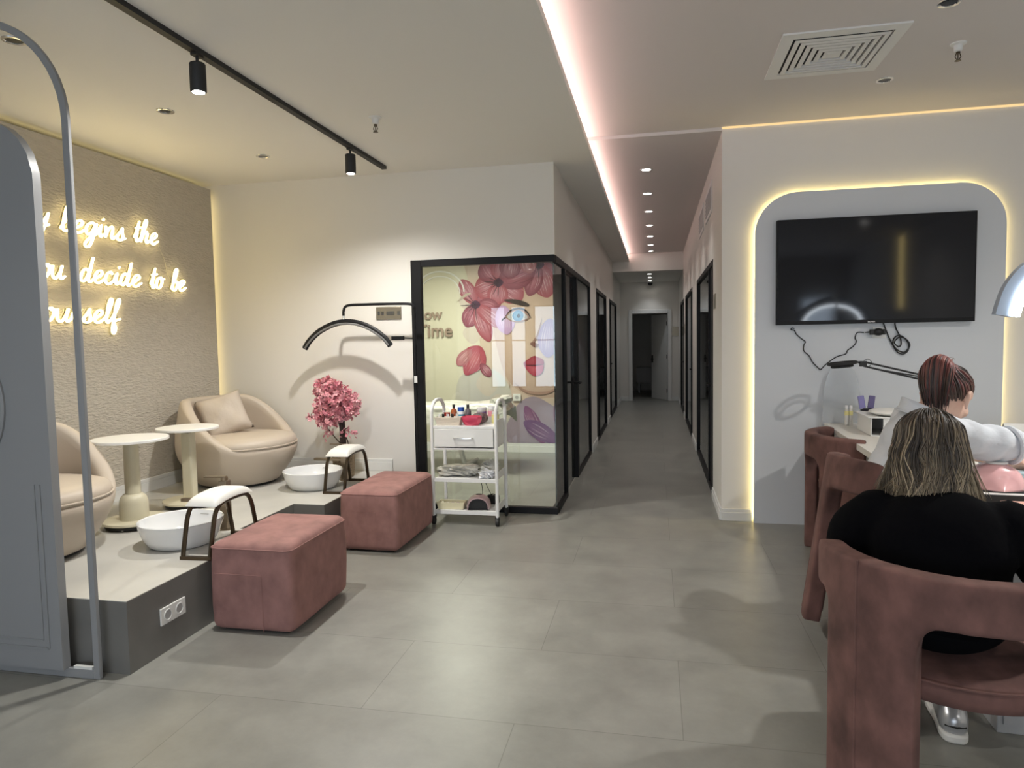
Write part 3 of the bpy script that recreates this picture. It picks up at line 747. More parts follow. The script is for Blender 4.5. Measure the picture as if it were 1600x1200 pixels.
# floor standing taps
def tap(label, loc, ang, h=.33):
    t = thing('basin_tap', label, 'tap', loc, ang, 'floor standing bronze taps')
    MB().box((-.026, -.034, 0), (.026, .034, h)).build('column', M['bronzel'], t, bevel=.004)
    a = MB(); a.box((-.30, -.018, h * .57), (-.02, .018, h * .57 + .022)); a.build('spout', M['bronzel'], t, bevel=.003)
    a = MB(); a.lathe([(.024, h), (.024, h + .022), (.001, h + .024)], n=20); a.box((-.135, -.016, h + .018), (.012, .016, h + .027)); a.build('lever', M['bronzel'], t)
    MB().lathe([(.05, 0), (.05, .006), (.03, .009)], n=24).build('foot_plate', M['bronzel'], t)
tap('bronze basin tap behind the leg rest nearest the divider', (-2.82, 4.03, ZP), math.radians(8))
tap('bronze basin tap standing in front of the pink flowering tree', (-2.735, 5.655, ZP), math.radians(-2), .30)

# pink velvet poufs
def pouf(label, x0, x1, y0, y1, h, rz=0):
    cx, cy = (x0 + x1) / 2, (y0 + y1) / 2; a, c = (x1 - x0) / 2, (y1 - y0) / 2
    t = thing('velvet_pouf', label, 'pouf', (cx, cy, 0), rz, 'pink velvet poufs')
    n = 26; b = MB(); r = .045
    # rounded box from a superellipsoid-like grid: 6 grids with edge rounding
    def rnd(p):
        q = Vector((max(-a + r, min(a - r, p[0])), max(-c + r, min(c - r, p[1])), max(.012 + r, min(h - r, p[2]))))
        d = Vector(p) - q
        return q + d.normalized() * r if d.length > 1e-6 else Vector(p)
    def face(o, u, v):
        o, u, v = Vector(o), Vector(u), Vector(v)
        def fn(i, j):
            p = rnd(o + u * (i / (n - 1)) + v * (j / (n - 1)))
            s = math.sin(p.x * 9 + p.z * 7) * math.sin(p.y * 8 + 3) * .004
            pz = (p.z - h / 2) / (h / 2); bulge = .007 * (1 - pz * pz)
            return Vector((p.x * (1 + bulge / a * .9) + s, p.y * (1 + bulge / c * .9) + s, p.z + (.012 * (1 - (p.x / a) ** 2) * (1 - (p.y / c) ** 2) if p.z > h - .02 else 0)))
        b.grid(fn, n, n)
    z0 = .012
    face((-a, -c, z0), (2 * a, 0, 0), (0, 0, h - z0)); face((a, c, z0), (-2 * a, 0, 0), (0, 0, h - z0)); face((a, -c, z0), (0, 2 * c, 0), (0, 0, h - z0))
    face((-a, c, z0), (0, -2 * c, 0), (0, 0, h - z0)); face((-a, -c, h), (2 * a, 0, 0), (0, 2 * c, 0)); face((-a, c, z0), (2 * a, 0, 0), (0, -2 * c, 0))
    o = b.build('body', M['velvet'], t)
    bm = bmesh.new(); bm.from_mesh(o.data); bmesh.ops.remove_doubles(bm, verts=bm.verts, dist=.0012); bmesh.ops.recalc_face_normals(bm, faces=bm.faces); bm.to_mesh(o.data); bm.free(); shade(o.data, 70)
    s = MB(); zt = h - .016
    rc_ = .043; s.tube([(sx * (a - rc_) + rc_ * 1.03 * math.cos(q0 + t_ * PI / 12), sy * (c - rc_) + rc_ * 1.03 * math.sin(q0 + t_ * PI / 12), zt - .014) for sx, sy, q0 in ((1, 1, 0), (-1, 1, PI / 2), (-1, -1, PI), (1, -1, 3 * PI / 2)) for t_ in range(7)], .004, 6, closed=True)
    s.tube([(-a + .03, -c - .005, h * .66), (a * .30, -c - .007, h * .66), (a * .30, -c - .004, .02)], .0022, 5)
    s.build('seam', M['velvet'], t)
    MB().box((-a + .05, -c + .05, 0), (a - .05, c - .05, .014)).build('feet', M['rubber'], t, smooth=False)
pouf('pink velvet cube pouf nearest the camera, left of the walkway', -2.435, -1.940, 3.31, 4.00, .505)
pouf('pink velvet cube pouf further back, beside the white trolley', -2.365, -1.900, 4.78, 5.59, .475, math.radians(-1))

# twin socket on the platform riser
sk = thing('twin_socket', 'white twin power socket on the platform riser', 'socket', (-2.515, 3.1, .195), math.radians(90))
def socket_parts(t, n, s=.083):
    MB().box((-s * n / 2 - .006, -.010, -s / 2), (s * n / 2 + .006, 0, s / 2)).build('plate', M['white'], t, smooth=False, bevel=.002)
    for k in range(n):
        c = (k - (n - 1) / 2) * s; b = MB()
        b.tube([(c + .027 * math.cos(2 * PI * q / 28), -.0105, .027 * math.sin(2 * PI * q / 28)) for q in range(28)], .0028, 6, closed=True)
        o = b.build('socket_ring', M['white'], t)
        b = MB(); b.add([(c + .025 * math.cos(2 * PI * q / 24), -.0102, .025 * math.sin(2 * PI * q / 24)) for q in range(24)], [tuple(range(24))])
        b.m = 0; b.build('socket_well', M['deskg'], t, smooth=False)
socket_parts(sk, 2, .088)

# flowering tree in a woven pot
ft = thing('flowering_tree', 'artificial tree with a ball of pink blossom in a woven pot', 'plant', (-2.815, 5.80, ZP))
b = MB(); prof = [(.001, 0), (.085, 0), (.09, .01), (.108, .235), (.112, .25), (.10, .25), (.09, .05), (.001, .045)]
b.lathe(prof, n=40); b.build('pot', mat('woven_rattan', (.33, .25, .16), .8, noise=(40, .35, 2, (1, 1, 2.5)), bump=(55, .8, .01, (1, 1, 2.5))), ft)
MB().lathe([(.096, .2), (.001, .205)], n=24).build('soil', mat('soil', (.05, .035, .025), .95), ft)
tk = MB()
for k in range(7):
    a = 2 * PI * k / 7; q = .016 if k else 0
    tk.tube(catmull([(q * math.cos(a), q * math.sin(a), .18), (q * 1.1 * math.cos(a + .8), q * 1.1 * math.sin(a + .8), .32), (-.01 + q * 1.2 * math.cos(a + 1.6), q * math.sin(a + 1.6), .50), (-.05 + q * 4 * math.cos(a + 2), q * 4 * math.sin(a + 2), .66)], 5), .013, 7)
tk.build('trunk', mat('bark', (.045, .03, .025), .85, bump=(30, .8, .01, (1, 1, .3))), ft)
tw = MB()
for p in ([(0, 0, .2), (.06, -.02, .3), (.03, -.03, .42), (.09, -.05, .47)], [(0, 0, .28), (-.06, -.03, .36), (-.12, -.04, .44)], [(-.05, 0, .5), (-.2, -.02, .55), (-.31, -.03, .545)], [(0, 0, .3), (.05, -.04, .25), (.07, -.06, .16)], [(0, 0, .3), (-.06, -.05, .24), (-.075, -.05, .17)]):
    tw.tube(catmull(p, 5), .005, 5)
tw.build('twig', M['bronze'], ft)
bl = MB(); rnd = random.Random(5)
def blossom(c, s):
    n = Vector((rnd.gauss(0, 1), rnd.gauss(0, 1), rnd.gauss(0, 1))).normalized(); u = n.orthogonal().normalized(); v = n.cross(u)
    sh = rnd.uniform(.0, 1); base = (lerp(.64, .90, sh), lerp(.19, .52, sh), lerp(.25, .55, sh))
    for k in range(5):
        a = 2 * PI * k / 5 + rnd.uniform(-.2, .2); d = u * math.cos(a) + v * math.sin(a); w = n.cross(d)
        tip = c + d * s + n * (s * .35); mid = c + d * (s * .55) + n * (s * .12)
        bl.add([c, mid + w * (s * .36), tip, mid - w * (s * .36)], [(0, 1, 2, 3)], [tuple(x * .62 for x in base), base, tuple(min(1, x * 1.15) for x in base), base])
cc = Vector((-.075, -.02, .665))
lobes = [(cc, .17), (cc + Vector((.13, 0, .0)), .125), (cc + Vector((-.05, 0, .13)), .125), (cc + Vector((-.02, -.05, -.08)), .13), (cc + Vector((.04, -.03, .07)), .15)]
for k in range(1150):
    c, r = lobes[rnd.randrange(len(lobes))]
    d = Vector((rnd.gauss(0, 1), rnd.gauss(0, 1) * .85, rnd.gauss(0, 1))).normalized()
    blossom(c + d * (r * rnd.uniform(.72, 1.04)), rnd.uniform(.020, .032))
for c0, n, r in ((Vector((-.30, -.03, .545)), 12, .035), (Vector((-.12, -.04, .43)), 26, .06), (Vector((.09, -.05, .40)), 18, .055), (Vector((-.19, -.02, .57)), 22, .05)):
    for k in range(n):
        blossom(c0 + Vector((rnd.gauss(0, 1), rnd.gauss(0, 1), rnd.gauss(0, 1))) * (r * .6), rnd.uniform(.017, .027))
o = bl.build('blossom', vcol_mat('blossom', .6, .2), ft, smooth=False); o['kind'] = 'stuff'

# half moon floor lamp in front of the cream wall
hl = thing('half_moon_lamp', 'black half moon lamp arching over the cream wall', 'lamp', (-2.115, 5.86, 0))
b = MB(); b.lathe([(.15, 0), (.155, .004), (.15, .018), (.02, .024)], n=40); b.build('base', M['black'], hl)
b = MB(); b.tube(catmull([(0, 0, .02), (0, 0, .8), (0, 0, 1.80), (0, 0, 1.88), (-.012, 0, 1.915), (-.05, 0, 1.932), (-.2, 0, 1.937), (-.5, 0, 1.938), (-.62, 0, 1.936), (-.665, 0, 1.92), (-.682, 0, 1.88), (-.683, 0, 1.84)], 6), .0125, 10); b.build('pole', M['black'], hl)
MB().cyl((-.683, 0, 1.785), (-.683, 0, 1.845), .009).build('joint', M['chrome'], hl)
arc = catmull([(-1.083, 0, 1.545), (-1.03, 0, 1.618), (-.93, 0, 1.702), (-.80, 0, 1.762), (-.683, 0, 1.783), (-.55, 0, 1.772), (-.42, 0, 1.722), (-.30, 0, 1.64), (-.235, 0, 1.56)], 6)
b = MB(); b.tube(arc, .028, 10, flat=.7, up=(0, 1, 0)); b.build('arc_head', M['black'], hl)
b = MB(); b.tube([p + Vector((.0, -.018, -.016)) for p in arc[2:-2]], .010, 6); b.build('diffuser', mat('lamp_diffuser', (.16, .16, .16), .4), hl)
b = MB(); b.tube([(0, 0, 1.622), (-.06, -.01, 1.625), (-.10, -.01, 1.628)], .006, 8); b.box((-.215, -.03, 1.610), (-.10, .0, 1.645)); b.build('phone_clamp', M['black'], hl)
MB().box((-.012, -.018, 1.225), (.016, -.012, 1.285)).build('sticker', M['white'], hl, smooth=False)

# metal plaque
pq = MB(); pr = [(-.126 + .014 * math.cos(a) + (.252 - .028) * (1 if math.cos(a) > 0 else 0) + .014 - .014, 0) for a in [0]]
pq.box((-.126, -.012, -.060), (.126, 0, .060)); o = pq.build('wall_plaque', M['brass'], None, bevel=.006, loc=(-2.458, YG, 1.865)); tag(o, 'small champagne metal plaque on the cream wall under the lamp arm', 'plaque')
b = MB()
for x0, x1 in ((-.105, -.085), (-.07, -.045), (-.02, .06), (.088, .115)): b.box((x0, -.0135, -.018), (x1, -.0118, .016))
b.build('display', mat('plaque_mirror', (.7, .75, .85), .08, 1.0), o, smooth=False)
# ------------------------------------------------------------------ white trolley with its load
TX0, TX1, TY0, TY1 = -1.905, -1.335, 5.64, 6.00
tl = thing('trolley', 'white three tier rolling trolley in front of the glass', 'trolley', ((TX0 + TX1) / 2, (TY0 + TY1) / 2, 0))
tw_, td_ = (TX1 - TX0) / 2, (TY1 - TY0) / 2
for sx in (-1, 1):
    b = MB(); x = sx * tw_
    b.tube(catmull([(x, -td_, .075), (x, -td_, .5), (x, -td_, .94), (x, -td_ + .025, 1.02), (x, -td_ + .09, 1.065), (x, 0, 1.075), (x, td_ - .09, 1.065), (x, td_ - .025, 1.02), (x, td_, .94), (x, td_, .5), (x, td_, .075)], 5), .0155, 10)
    b.build('side_frame', M['whitem'], tl)
    for sy in (-1, 1):
        w = MB(); w.cyl((x - .012, sy * td_, .034), (x + .012, sy * td_, .034), .034, n=24); c = w.build('wheel', M['rubber'], tl, angle=40)
        w = MB(); w.box((x - .018, sy * td_ - .012, .05), (x + .018, sy * td_ + .012, .08)); w.build('bracket', M['rubber'], c, smooth=False)
for z0, z1, n in ((.100, .122, 1), (.382, .402, 1), (.846, .864, 1), (.662, .672, 1)):
    b = MB(); b.box((-tw_ + .012, -td_ + .004, z0), (tw_ - .012, td_ - .004, z1))
    if z0 < .6: b.box((-tw_ + .012, -td_ - .006, z0 - .008), (tw_ - .012, -td_ + .006, z1 + .006)); b.box((tw_ - .016, -td_, z1), (tw_ - .010, td_, z1 + .045))
    else: b.box((-tw_ + .012, -td_ - .006, z0 - .006), (tw_ - .012, -td_ + .004, z1))
    b.build('shelf', M['whitem'], tl, smooth=False, bevel=.002)
b = MB(); b.box((-tw_ + .014, -td_ + .02, .675), (-tw_ + .020, td_ - .01, .846)).box((tw_ - .020, -td_ + .02, .675), (tw_ - .014, td_ - .01, .90)).box((-tw_ + .02, td_ - .016, .675), (tw_ - .02, td_ - .010, .846)); b.build('box_side', M['whitem'], tl, smooth=False)
dw = MB().box((-tw_ + .022, -td_ - .012, .682), (tw_ - .022, -td_ + .004, .838)).build('drawer', M['white'], tl, smooth=False, bevel=.003)
b = MB(); b.tube(catmull([(-.085, -td_ - .012, .762), (-.078, -td_ - .03, .764), (-.03, -td_ - .036, .762), (.03, -td_ - .036, .760), (.078, -td_ - .03, .764), (.085, -td_ - .012, .762)], 4), .0085, 8, flat=.7); b.build('handle', M['chrome'], dw)
def TP(px, yy):      # place on a shelf: pixel column to x at depth yy
    return -1.349 + (px - 772) * .00571 * (yy / 5.64) + (yy - 5.64) * -.213
ZT = .8645
def bottle(label, px, y, prof, body, cap, capz, lab=None, labz=None, r=None, group='bottles on the trolley', z=ZT, nm='bottle'):
    t = thing(nm, label, 'bottle', (TP(px, y), y, z), 0, group)
    MB().lathe(prof, n=24).build('body', body, t)
    MB().lathe(capz, n=20).build('cap', cap, t, angle=40)
    if lab: MB().lathe([(r + .0008, labz[0]), (r + .0008, labz[1])], n=24, cap=False).build('label_band', lab, t)
    return t
amber = mat('amber_liquid', (.32, .07, .015), .15, coat=.4); smoke = mat('smoky_bottle', (.12, .10, .11), .2, coat=.4)
purp = mat('purple_label', (.20, .11, .30), .5); blue = mat('blue_cap', (.02, .08, .38), .35); wp = mat('white_plastic', (.78, .78, .79), .35)
teal = mat('teal_label', (.05, .30, .45), .5); red = mat('red_plastic', (.38, .03, .02), .35); pk = mat('rose_label', (.75, .30, .36), .5); yel = mat('yellow_plastic', (.72, .66, .28), .4)
clear = mat('clear_plastic', (.66, .64, .60), .2, coat=.3)
bp = [(.001, 0), (.026, 0), (.028, .005), (.028, .095), (.024, .112), (.013, .122), (.012, .128), (.001, .128)]
cp = [(.013, .126), (.0135, .158), (.012, .160), (.001, .160)]
bottle('amber bottle with black cap on the trolley', 709, 5.90, bp, amber, M['rubber'], cp)
bottle('smoky dark bottle with black cap on the trolley', 731, 5.90, bp, smoke, M['rubber'], cp, smoke, (.03, .085), .028)
bottle('white bottle with blue cap and teal label on the trolley', 720, 5.93, [(.001, 0), (.031, 0), (.033, .004), (.033, .088), (.028, .096), (.001, .097)], wp, blue, [(.028, .096), (.030, .098), (.030, .132), (.028, .134), (.001, .134)], teal, (.035, .07), .033)
bottle('small red capped jar behind the nail polish basket', 698, 5.92, [(.001, 0), (.03, 0), (.031, .05), (.001, .05)], red, red, [(.028, .05), (.029, .085), (.001, .086)], nm='jar')
bottle('clear jar with purple label on the trolley', 752, 5.93, [(.001, 0), (.042, 0), (.044, .005), (.044, .11), (.001, .111)], clear, wp, [(.045, .111), (.045, .13), (.001, .131)], purp, (.045, .095), .044, nm='jar')
bottle('clear jar with rose label beside the purple one', 768, 5.93, [(.001, 0), (.038, 0), (.040, .005), (.040, .12), (.001, .121)], clear, wp, [(.036, .121), (.036, .143), (.001, .144)], pk, (.055, .105), .040, nm='jar')
bottle('pale yellow bottle at the right end of the trolley', 773, 5.84, [(.001, 0), (.030, 0), (.032, .005), (.032, .08), (.001, .081)], yel, clear, [(.028, .081), (.028, .105), (.001, .106)], nm='jar')
# basket with small polish vials
bk = thing('cloth_basket', 'small cream basket full of nail polish vials on the trolley', 'basket', (TP(702, 5.70), 5.71, ZT))
bm_ = mat('cream_cloth', (.66, .58, .48), .8, bump=(60, .5, .006, (1, 1, 1)))
def tray(mb, w, d, h, t=.006, tap=.85):
    def R(s, z, i=0): return [(-(w - i) * s, -(d - i) * s, z), ((w - i) * s, -(d - i) * s, z), ((w - i) * s, (d - i) * s, z), (-(w - i) * s, (d - i) * s, z)]
    L = R(tap, 0) + R(1, h) + R(1, h, t) + R(tap, t, t); fs = [(0, 3, 2, 1), (12, 13, 14, 15)]
    for a in (0, 4, 8): fs += [(a + k, a + (k + 1) % 4, a + 4 + (k + 1) % 4, a + 4 + k) for k in range(4)]
    mb.add(L, fs)
b = MB(); tray(b, .118, .055, .070); b.build('body', bm_, bk, bevel=.010, seg=3)
for i in range(9):
    x = TP(702, 5.71) - .085 + .021 * i; y = 5.71 + (.016 if i % 2 else -.012)
    t = thing('polish_vial', ['white capped', 'black capped', 'black capped', 'white capped'][i % 4] + ' nail polish vial, %s from the left in the cream basket' % (ords + ['eighth', 'ninth'])[i], 'vial', (x, y, ZT + .0062), .3 * i, 'nail polish vials in the cream basket')
    MB().lathe([(.001, 0), (.0098, 0), (.0098, .042), (.006, .05), (.001, .05)], n=12).build('body', pk if i % 3 == 0 else wp, t)
    MB().lathe([(.0065, .048), (.0055, .088), (.001, .089)], n=10).build('cap', wp if i % 4 in (0, 3) else M['rubber'], t)
# raspberry manicure bowl
b = MB(); b.lathe([(.001, 0), (.062, 0), (.066, .004), (.083, .032), (.092, .055), (.090, .078), (.086, .080), (.084, .06), (.06, .02), (.001, .015)], n=8, sy=.62)
o = b.build('manicure_bowl', mat('raspberry_plastic', (.62, .06, .12), .35), None, loc=(TP(737, 5.69), 5.695, ZT), bevel=.004); tag(o, 'raspberry red manicure bowl at the front of the trolley', 'bowl')
o = MB().ell((0, 0, .05), (.075, .045, .05), None, 20, 12).build('floral_pouch', mat('floral_black', (.06, .035, .035), .5, noise=(30, 2.5, 2, (1, 1, 1))), None, loc=(TP(749, 5.80), 5.815, ZT)); tag(o, 'dark floral pouch behind the raspberry bowl', 'pouch')
# middle shelf: bag of clear film, crumpled tissue
def crumple(name, mt, loc, rx, ry, rz, amp, seed, label, cat):
    r_ = random.Random(seed); ph = [(r_.uniform(4, 16), r_.uniform(4, 16), r_.uniform(4, 16), r_.uniform(0, 6)) for _ in range(9)]
    b = MB(); nu, nv = 48, 22
    def fn(i, j):
        a = 2 * PI * i / nu; p = PI * j / (nv - 1)
        d = Vector((math.sin(p) * math.cos(a), math.sin(p) * math.sin(a), math.cos(p)))
        n = sum(math.sin(u * d.x + v * d.y + w * d.z + f) for u, v, w, f in ph) / 9
        k = 1 + amp * n
        sg = lambda x, e: math.copysign(abs(x) ** e, x)
        return (rx * k * sg(d.x, .7), ry * k * sg(d.y, .7), max(0, rz + rz * k * sg(d.z, .8)))
    b.grid(fn, nu, nv, closed_u=True); o = b.build(name, mt, None, loc=loc, angle=28); return tag(o, label, cat)
film = mat('clear_film', (.62, .61, .56), .22, coat=.4, bump=(22, .7, .02, (1, 1, 1)))
crumple('film_bundle', film, (TP(716, 5.82), 5.82, .4025), .195, .115, .045, .35, 3, 'bundle of clear plastic film on the middle trolley shelf', 'plastic film')
crumple('film_bag', film, (TP(763, 5.87), 5.875, .4025), .075, .075, .062, .5, 8, 'puffy clear plastic bag at the right of the middle shelf', 'plastic bag')
crumple('crumpled_tissue', mat('tissue', (.76, .77, .80), .8, bump=(30, .8, .02, (1, 1, 1))), (TP(759, 5.71), 5.71, .4025), .065, .055, .036, .6, 5, 'crumpled white tissue on the middle trolley shelf', 'tissue')
# lower shelf: tray of balls, nail lamp, cable
t = thing('yellow_tray', 'pale yellow tray holding balls on the lower trolley shelf', 'tray', (TP(703, 5.72), 5.735, .1225))
b = MB(); tray(b, .125, .062, .062, .006, .9); b.build('body', mat('pale_yellow_plastic', (.72, .67, .46), .4), t, bevel=.008, seg=3)
for i, (dx, m_) in enumerate(((-.085, M['chrome']), (-.040, clear), (.006, mat('mauve_ball', (.35, .25, .27), .4)), (.052, mat('plum_ball', (.22, .12, .14), .4)))):
    o = MB().ell((0, 0, .024), (.024, .024, .024), None, 16, 10).build('ball', m_, None, loc=(TP(703, 5.72) + dx, 5.735, .1288)); tag(o, ['silver', 'clear', 'mauve', 'plum'][i] + ' ball in the pale yellow tray', 'ball', 'balls in the pale yellow tray')
def nail_lamp(name, label, loc, rz, mt, rx, ry, h, mouth=True):
    t = thing(name, label, 'nail lamp', loc, rz)
    b = MB(); nu, nv = 40, 14
    def fn(i, j):
        a = PI * i / (nu - 1) ; v = -1 + 2 * j / (nv - 1)
        w = math.sqrt(max(0, 1 - max(0, v) ** 2.6)) - .12 * max(0, -v) ** 2
        return (rx * w * math.cos(a) * (1.0), v * ry, .006 + h * w * max(0, math.sin(a)) ** .75)
    b.grid(fn, nu, nv)
    o = b.build('shell', mt, t, angle=60); s = o.modifiers.new('solid', 'SOLIDIFY'); s.thickness = .008; s.offset = -1
    b = MB(); b.box((-rx * .86, -ry * .95, 0), (rx * .86, ry * .9, .006)); b.build('base_plate', M['blackm'], t, smooth=False)
    b = MB(); q = [(rx * .80 * math.cos(PI * i / 20), -ry * .72, .006 + h * .80 * math.sin(PI * i / 20) ** .75) for i in range(21)]; b.add(q, [tuple(range(21))]); b.build('mouth', M['rubber'], t, smooth=False)
    b = MB(); b.ell((0, 0, h + .005), (rx * .28, ry * .2, .004), None, 16, 6); b.build('button', M['rubber'], t)
    return t
nail_lamp('nail_lamp', 'dusty pink nail lamp on the lower trolley shelf', (TP(745, 5.76), 5.775, .1225), .15, mat('dusty_pink', (.48, .33, .34), .3, coat=.3), .105, .10, .115)
cb = MB()
x0 = TP(759, 5.88)
cb.tube(catmull([(x0 - .06, 5.86, .36), (x0 - .05, 5.88, .28), (x0 - .045, 5.87, .2)], 5), .003, 5)
cb.tube(catmull([(x0 - .03, 5.86, .37), (x0 + .0, 5.88, .28), (x0 + .03, 5.90, .20), (x0 + .02, 5.90, .13), (x0 - .02, 5.88, .127)], 6), .003, 5)
for k in range(5):
    cb.tube([(x0 + .012 * k - .01 + .035 * math.cos(a), 5.90 + .01 * k - .02, .165 + .035 * math.sin(a) + .004 * k) for a in [2 * PI * q / 22 for q in range(22)]], .003, 5, closed=True)
tag(cb.build('coiled_cable', M['rubber']), 'coiled black cable at the back of the lower trolley shelf', 'cable')
o = MB().box((-.055, -.03, 0), (.055, .03, .075)).build('power_brick', M['rubber'], None, bevel=.008, loc=(TP(766, 5.92), 5.945, .1225)); tag(o, 'black power brick behind the nail lamp', 'power adapter')

# ------------------------------------------------------------------ treatment room behind the glass
bed = thing('treatment_bed', 'white film wrapped treatment bed behind the glass', 'bed', (-2.70, 8.25, 0))
b = MB(); b.box((-1.25, -.34, .70), (.78, .34, .80)); b.build('mattress', M['padw'], bed, bevel=.035, seg=3)
b = MB()
def fn(i, j):
    x = -1.28 + 2.22 * i / 60; v = -1 + 2 * j / 24; y = v * .40
    z = .812 + .03 * sstep(.3, .9, x) + .012 * math.sin(9 * x + 5 * v) * math.sin(7 * v) - .22 * sstep(.8, 1.0, abs(v)) - .10 * sstep(.82, .95, x)
    return (x, y + .012 * math.sin(14 * x), z)
b.grid(fn, 61, 25); b.build('sheet', film, bed, angle=60)
b = MB(); b.tube(catmull([(.78, -.30, .84), (.90, -.1, .86), (.90, .12, .86), (.78, .30, .84)], 5), .05, 8); b.build('roll_end', film, bed)
lg = []
for x in (-.9, .28):
    b = MB(); b.tube([(x - .1, 0, .70), (x + .06, -.02, .05)], .03, 8); b.tube([(x + .06, -.36, .035), (x + .12, .36, .035)], .03, 8)
    b.build('leg', M['whitem'], bed)
    MB().box((x + .03, -.40, .0), (x + .10, -.33, .05)).build('foot', M['rubber'], bed, smooth=False)
MB().box((-1.1, -.06, .62), (.6, .06, .70)).build('beam', M['whitem'], bed, smooth=False)
# painted mural: woman's face with blossoms, a flat print on the wall
mu = MB(); rnd = random.Random(2); layer = [0]
def mp(px, py, k): return (-2.686 + (px - 720) * .0091, -.00005 * k, 2.602 - (py - 420) * .00906)
def shape(pts, col, col2=None, smooth_n=5, closed=True):
    layer[0] += 1; k = layer[0]
    P = [(p.x, p.y) for p in catmull([(x, y, 0) for x, y in pts], smooth_n, closed=True)] if smooth_n else pts
    cx_ = sum(p[0] for p in P) / len(P); cy_ = sum(p[1] for p in P) / len(P)
    vs = [mp(cx_, cy_, k)] + [mp(x, y, k) for x, y in P]; n = len(P)
    mu.add(vs, [(0, i + 1, (i + 1) % n + 1) for i in range(n)], [col2 or col] + [col] * n)
def streak(pts, w, col):
    layer[0] += 1; k = layer[0]; P = catmull([(x, y, 0) for x, y in pts], 5); vs = []; m = len(P)
    for i, p in enumerate(P):
        t = (P[min(i + 1, m - 1)] - P[max(i - 1, 0)]).normalized(); ww = w * math.sin(PI * min(1, max(0.05, (i + .3) / m)))
        vs += [mp(p.x - t.y * ww, p.y + t.x * ww, k), mp(p.x + t.y * ww, p.y - t.x * ww, k)]
    mu.add(vs, [(2 * i, 2 * i + 1, 2 * i + 3, 2 * i + 2) for i in range(m - 1)], [col] * len(vs))
def petal(x, y, ang, L, Wd, c1, c2, streaks=7, tipround=.8):
    a = math.radians(ang); ux, uy = math.cos(a), math.sin(a)
    def P(s, t): return (x + ux * s * L - uy * t * Wd, y + uy * s * L + ux * t * Wd)
    shape([P(0, 0), P(.18, .35), P(.5, .5), P(tipround, .38), P(1, 0), P(tipround, -.40), P(.5, -.5), P(.18, -.33)], c1, c2)
    for q in range(streaks):
        t = (q - (streaks - 1) / 2) / streaks * .75
        q_ = rnd.uniform(.15, .75); cl = tuple(lerp(v, w2, q_) for v, w2 in zip(c2, (.72, .58, .60))) if rnd.random() < .7 else tuple(v * .55 for v in c1)
        s0 = rnd.uniform(.15, .4); s1 = rnd.uniform(.6, .92)
        streak([P(s0, t * .7), P((s0 + s1) / 2, t), P(s1, t * .9)], .32, cl)
CRE, SKIN, SKIN2 = (.60, .57, .45), (.47, .33, .26), (.56, .42, .34)
D1, D2, L1, L2 = (.20, .045, .07), (.42, .15, .20), (.42, .19, .24), (.56, .32, .36)
mu.add([mp(560, 405, 0), mp(915, 405, 0), mp(915, 694, 0), mp(560, 694, 0)], [(0, 1, 2, 3)], [CRE] * 4)
shape([(722, 400), (760, 398), (915, 398), (918, 560), (918, 694), (800, 694), (790, 650), (770, 600), (752, 560), (744, 520), (736, 470), (728, 430)], (.55, .45, .37), SKIN2, 4)
shape([(770, 470), (800, 440), (915, 420), (917, 600), (850, 622), (825, 620), (800, 605), (785, 585), (775, 550), (768, 510)], SKIN, (.55, .41, .32), 4)
shape([(712, 590), (760, 575), (790, 600), (800, 650), (798, 694), (715, 694), (705, 650)], (.50, .475, .42), (.48, .46, .45))
shape([(800, 640), (830, 620), (870, 640), (915, 660), (917, 694), (790, 694)], (.30, .24, .30), (.36, .28, .33))
for x, y, r in ((735, 520, 16), (728, 470, 14), (757, 600, 18), (775, 640, 22)): shape([(x - r, y), (x, y - r * 1.1), (x + r, y), (x, y + r * 1.1)], (.54, .47, .41), (.56, .50, .43))
# flowers
for f in [(842, 418, [(150, 40, 24), (20, 60, 30), (75, 52, 30), (-60, 40, 26), (205, 34, 22), (110, 50, 22)]), (778, 443, [(35, 46, 30), (130, 58, 40), (160, 40, 30), (240, 42, 34), (-70, 44, 32), (-20, 62, 34), (95, 34, 26)]), (741, 476, [(240, 46, 20), (115, 38, 22), (70, 62, 20), (20, 40, 26), (40, 56, 18)])]:
    x, y, ps = f
    for i, (a, L, Wd) in enumerate(ps): petal(x, y, a, L, Wd * 1.28, D1 if i % 2 else (.30, .06, .08), D2 if i % 2 else L1)
    shape([(x - 8, y), (x, y - 7), (x + 8, y), (x, y + 7)], (.07, .02, .05), (.04, .01, .03))
    for a in range(95, 230, 22):
        aa = math.radians(a + rnd.uniform(-8, 8)); l = rnd.uniform(14, 26); streak([(x, y), (x + l * .5 * math.cos(aa), y + l * .55 * math.sin(aa)), (x + l * math.cos(aa), y + l * math.sin(aa))], .55, (.03, .01, .015)); 
petal(800, 402, 100, 36, 34, D1, L1); petal(820, 398, 75, 34, 26, (.34, .10, .12), L2)
petal(783, 478, 80, 46, 30, (.42, .26, .44), (.52, .38, .58)); petal(858, 500, 95, 60, 34, (.32, .25, .42), (.42, .34, .50))
petal(880, 440, 60, 60, 40, D1, D2); petal(893, 520, 80, 70, 40, (.26, .10, .16), (.36, .2, .26))
petal(748, 541, 120, 52, 44, (.34, .05, .08), (.46, .13, .15), 8, .6); petal(733, 546, 135, 34, 20, (.36, .12, .14), (.5, .24, .24)); petal(747, 568, 52, 26, 15, D1, D2)
streak([(712, 470), (725, 461), (734, 458)], 2, (.42, .36, .28))
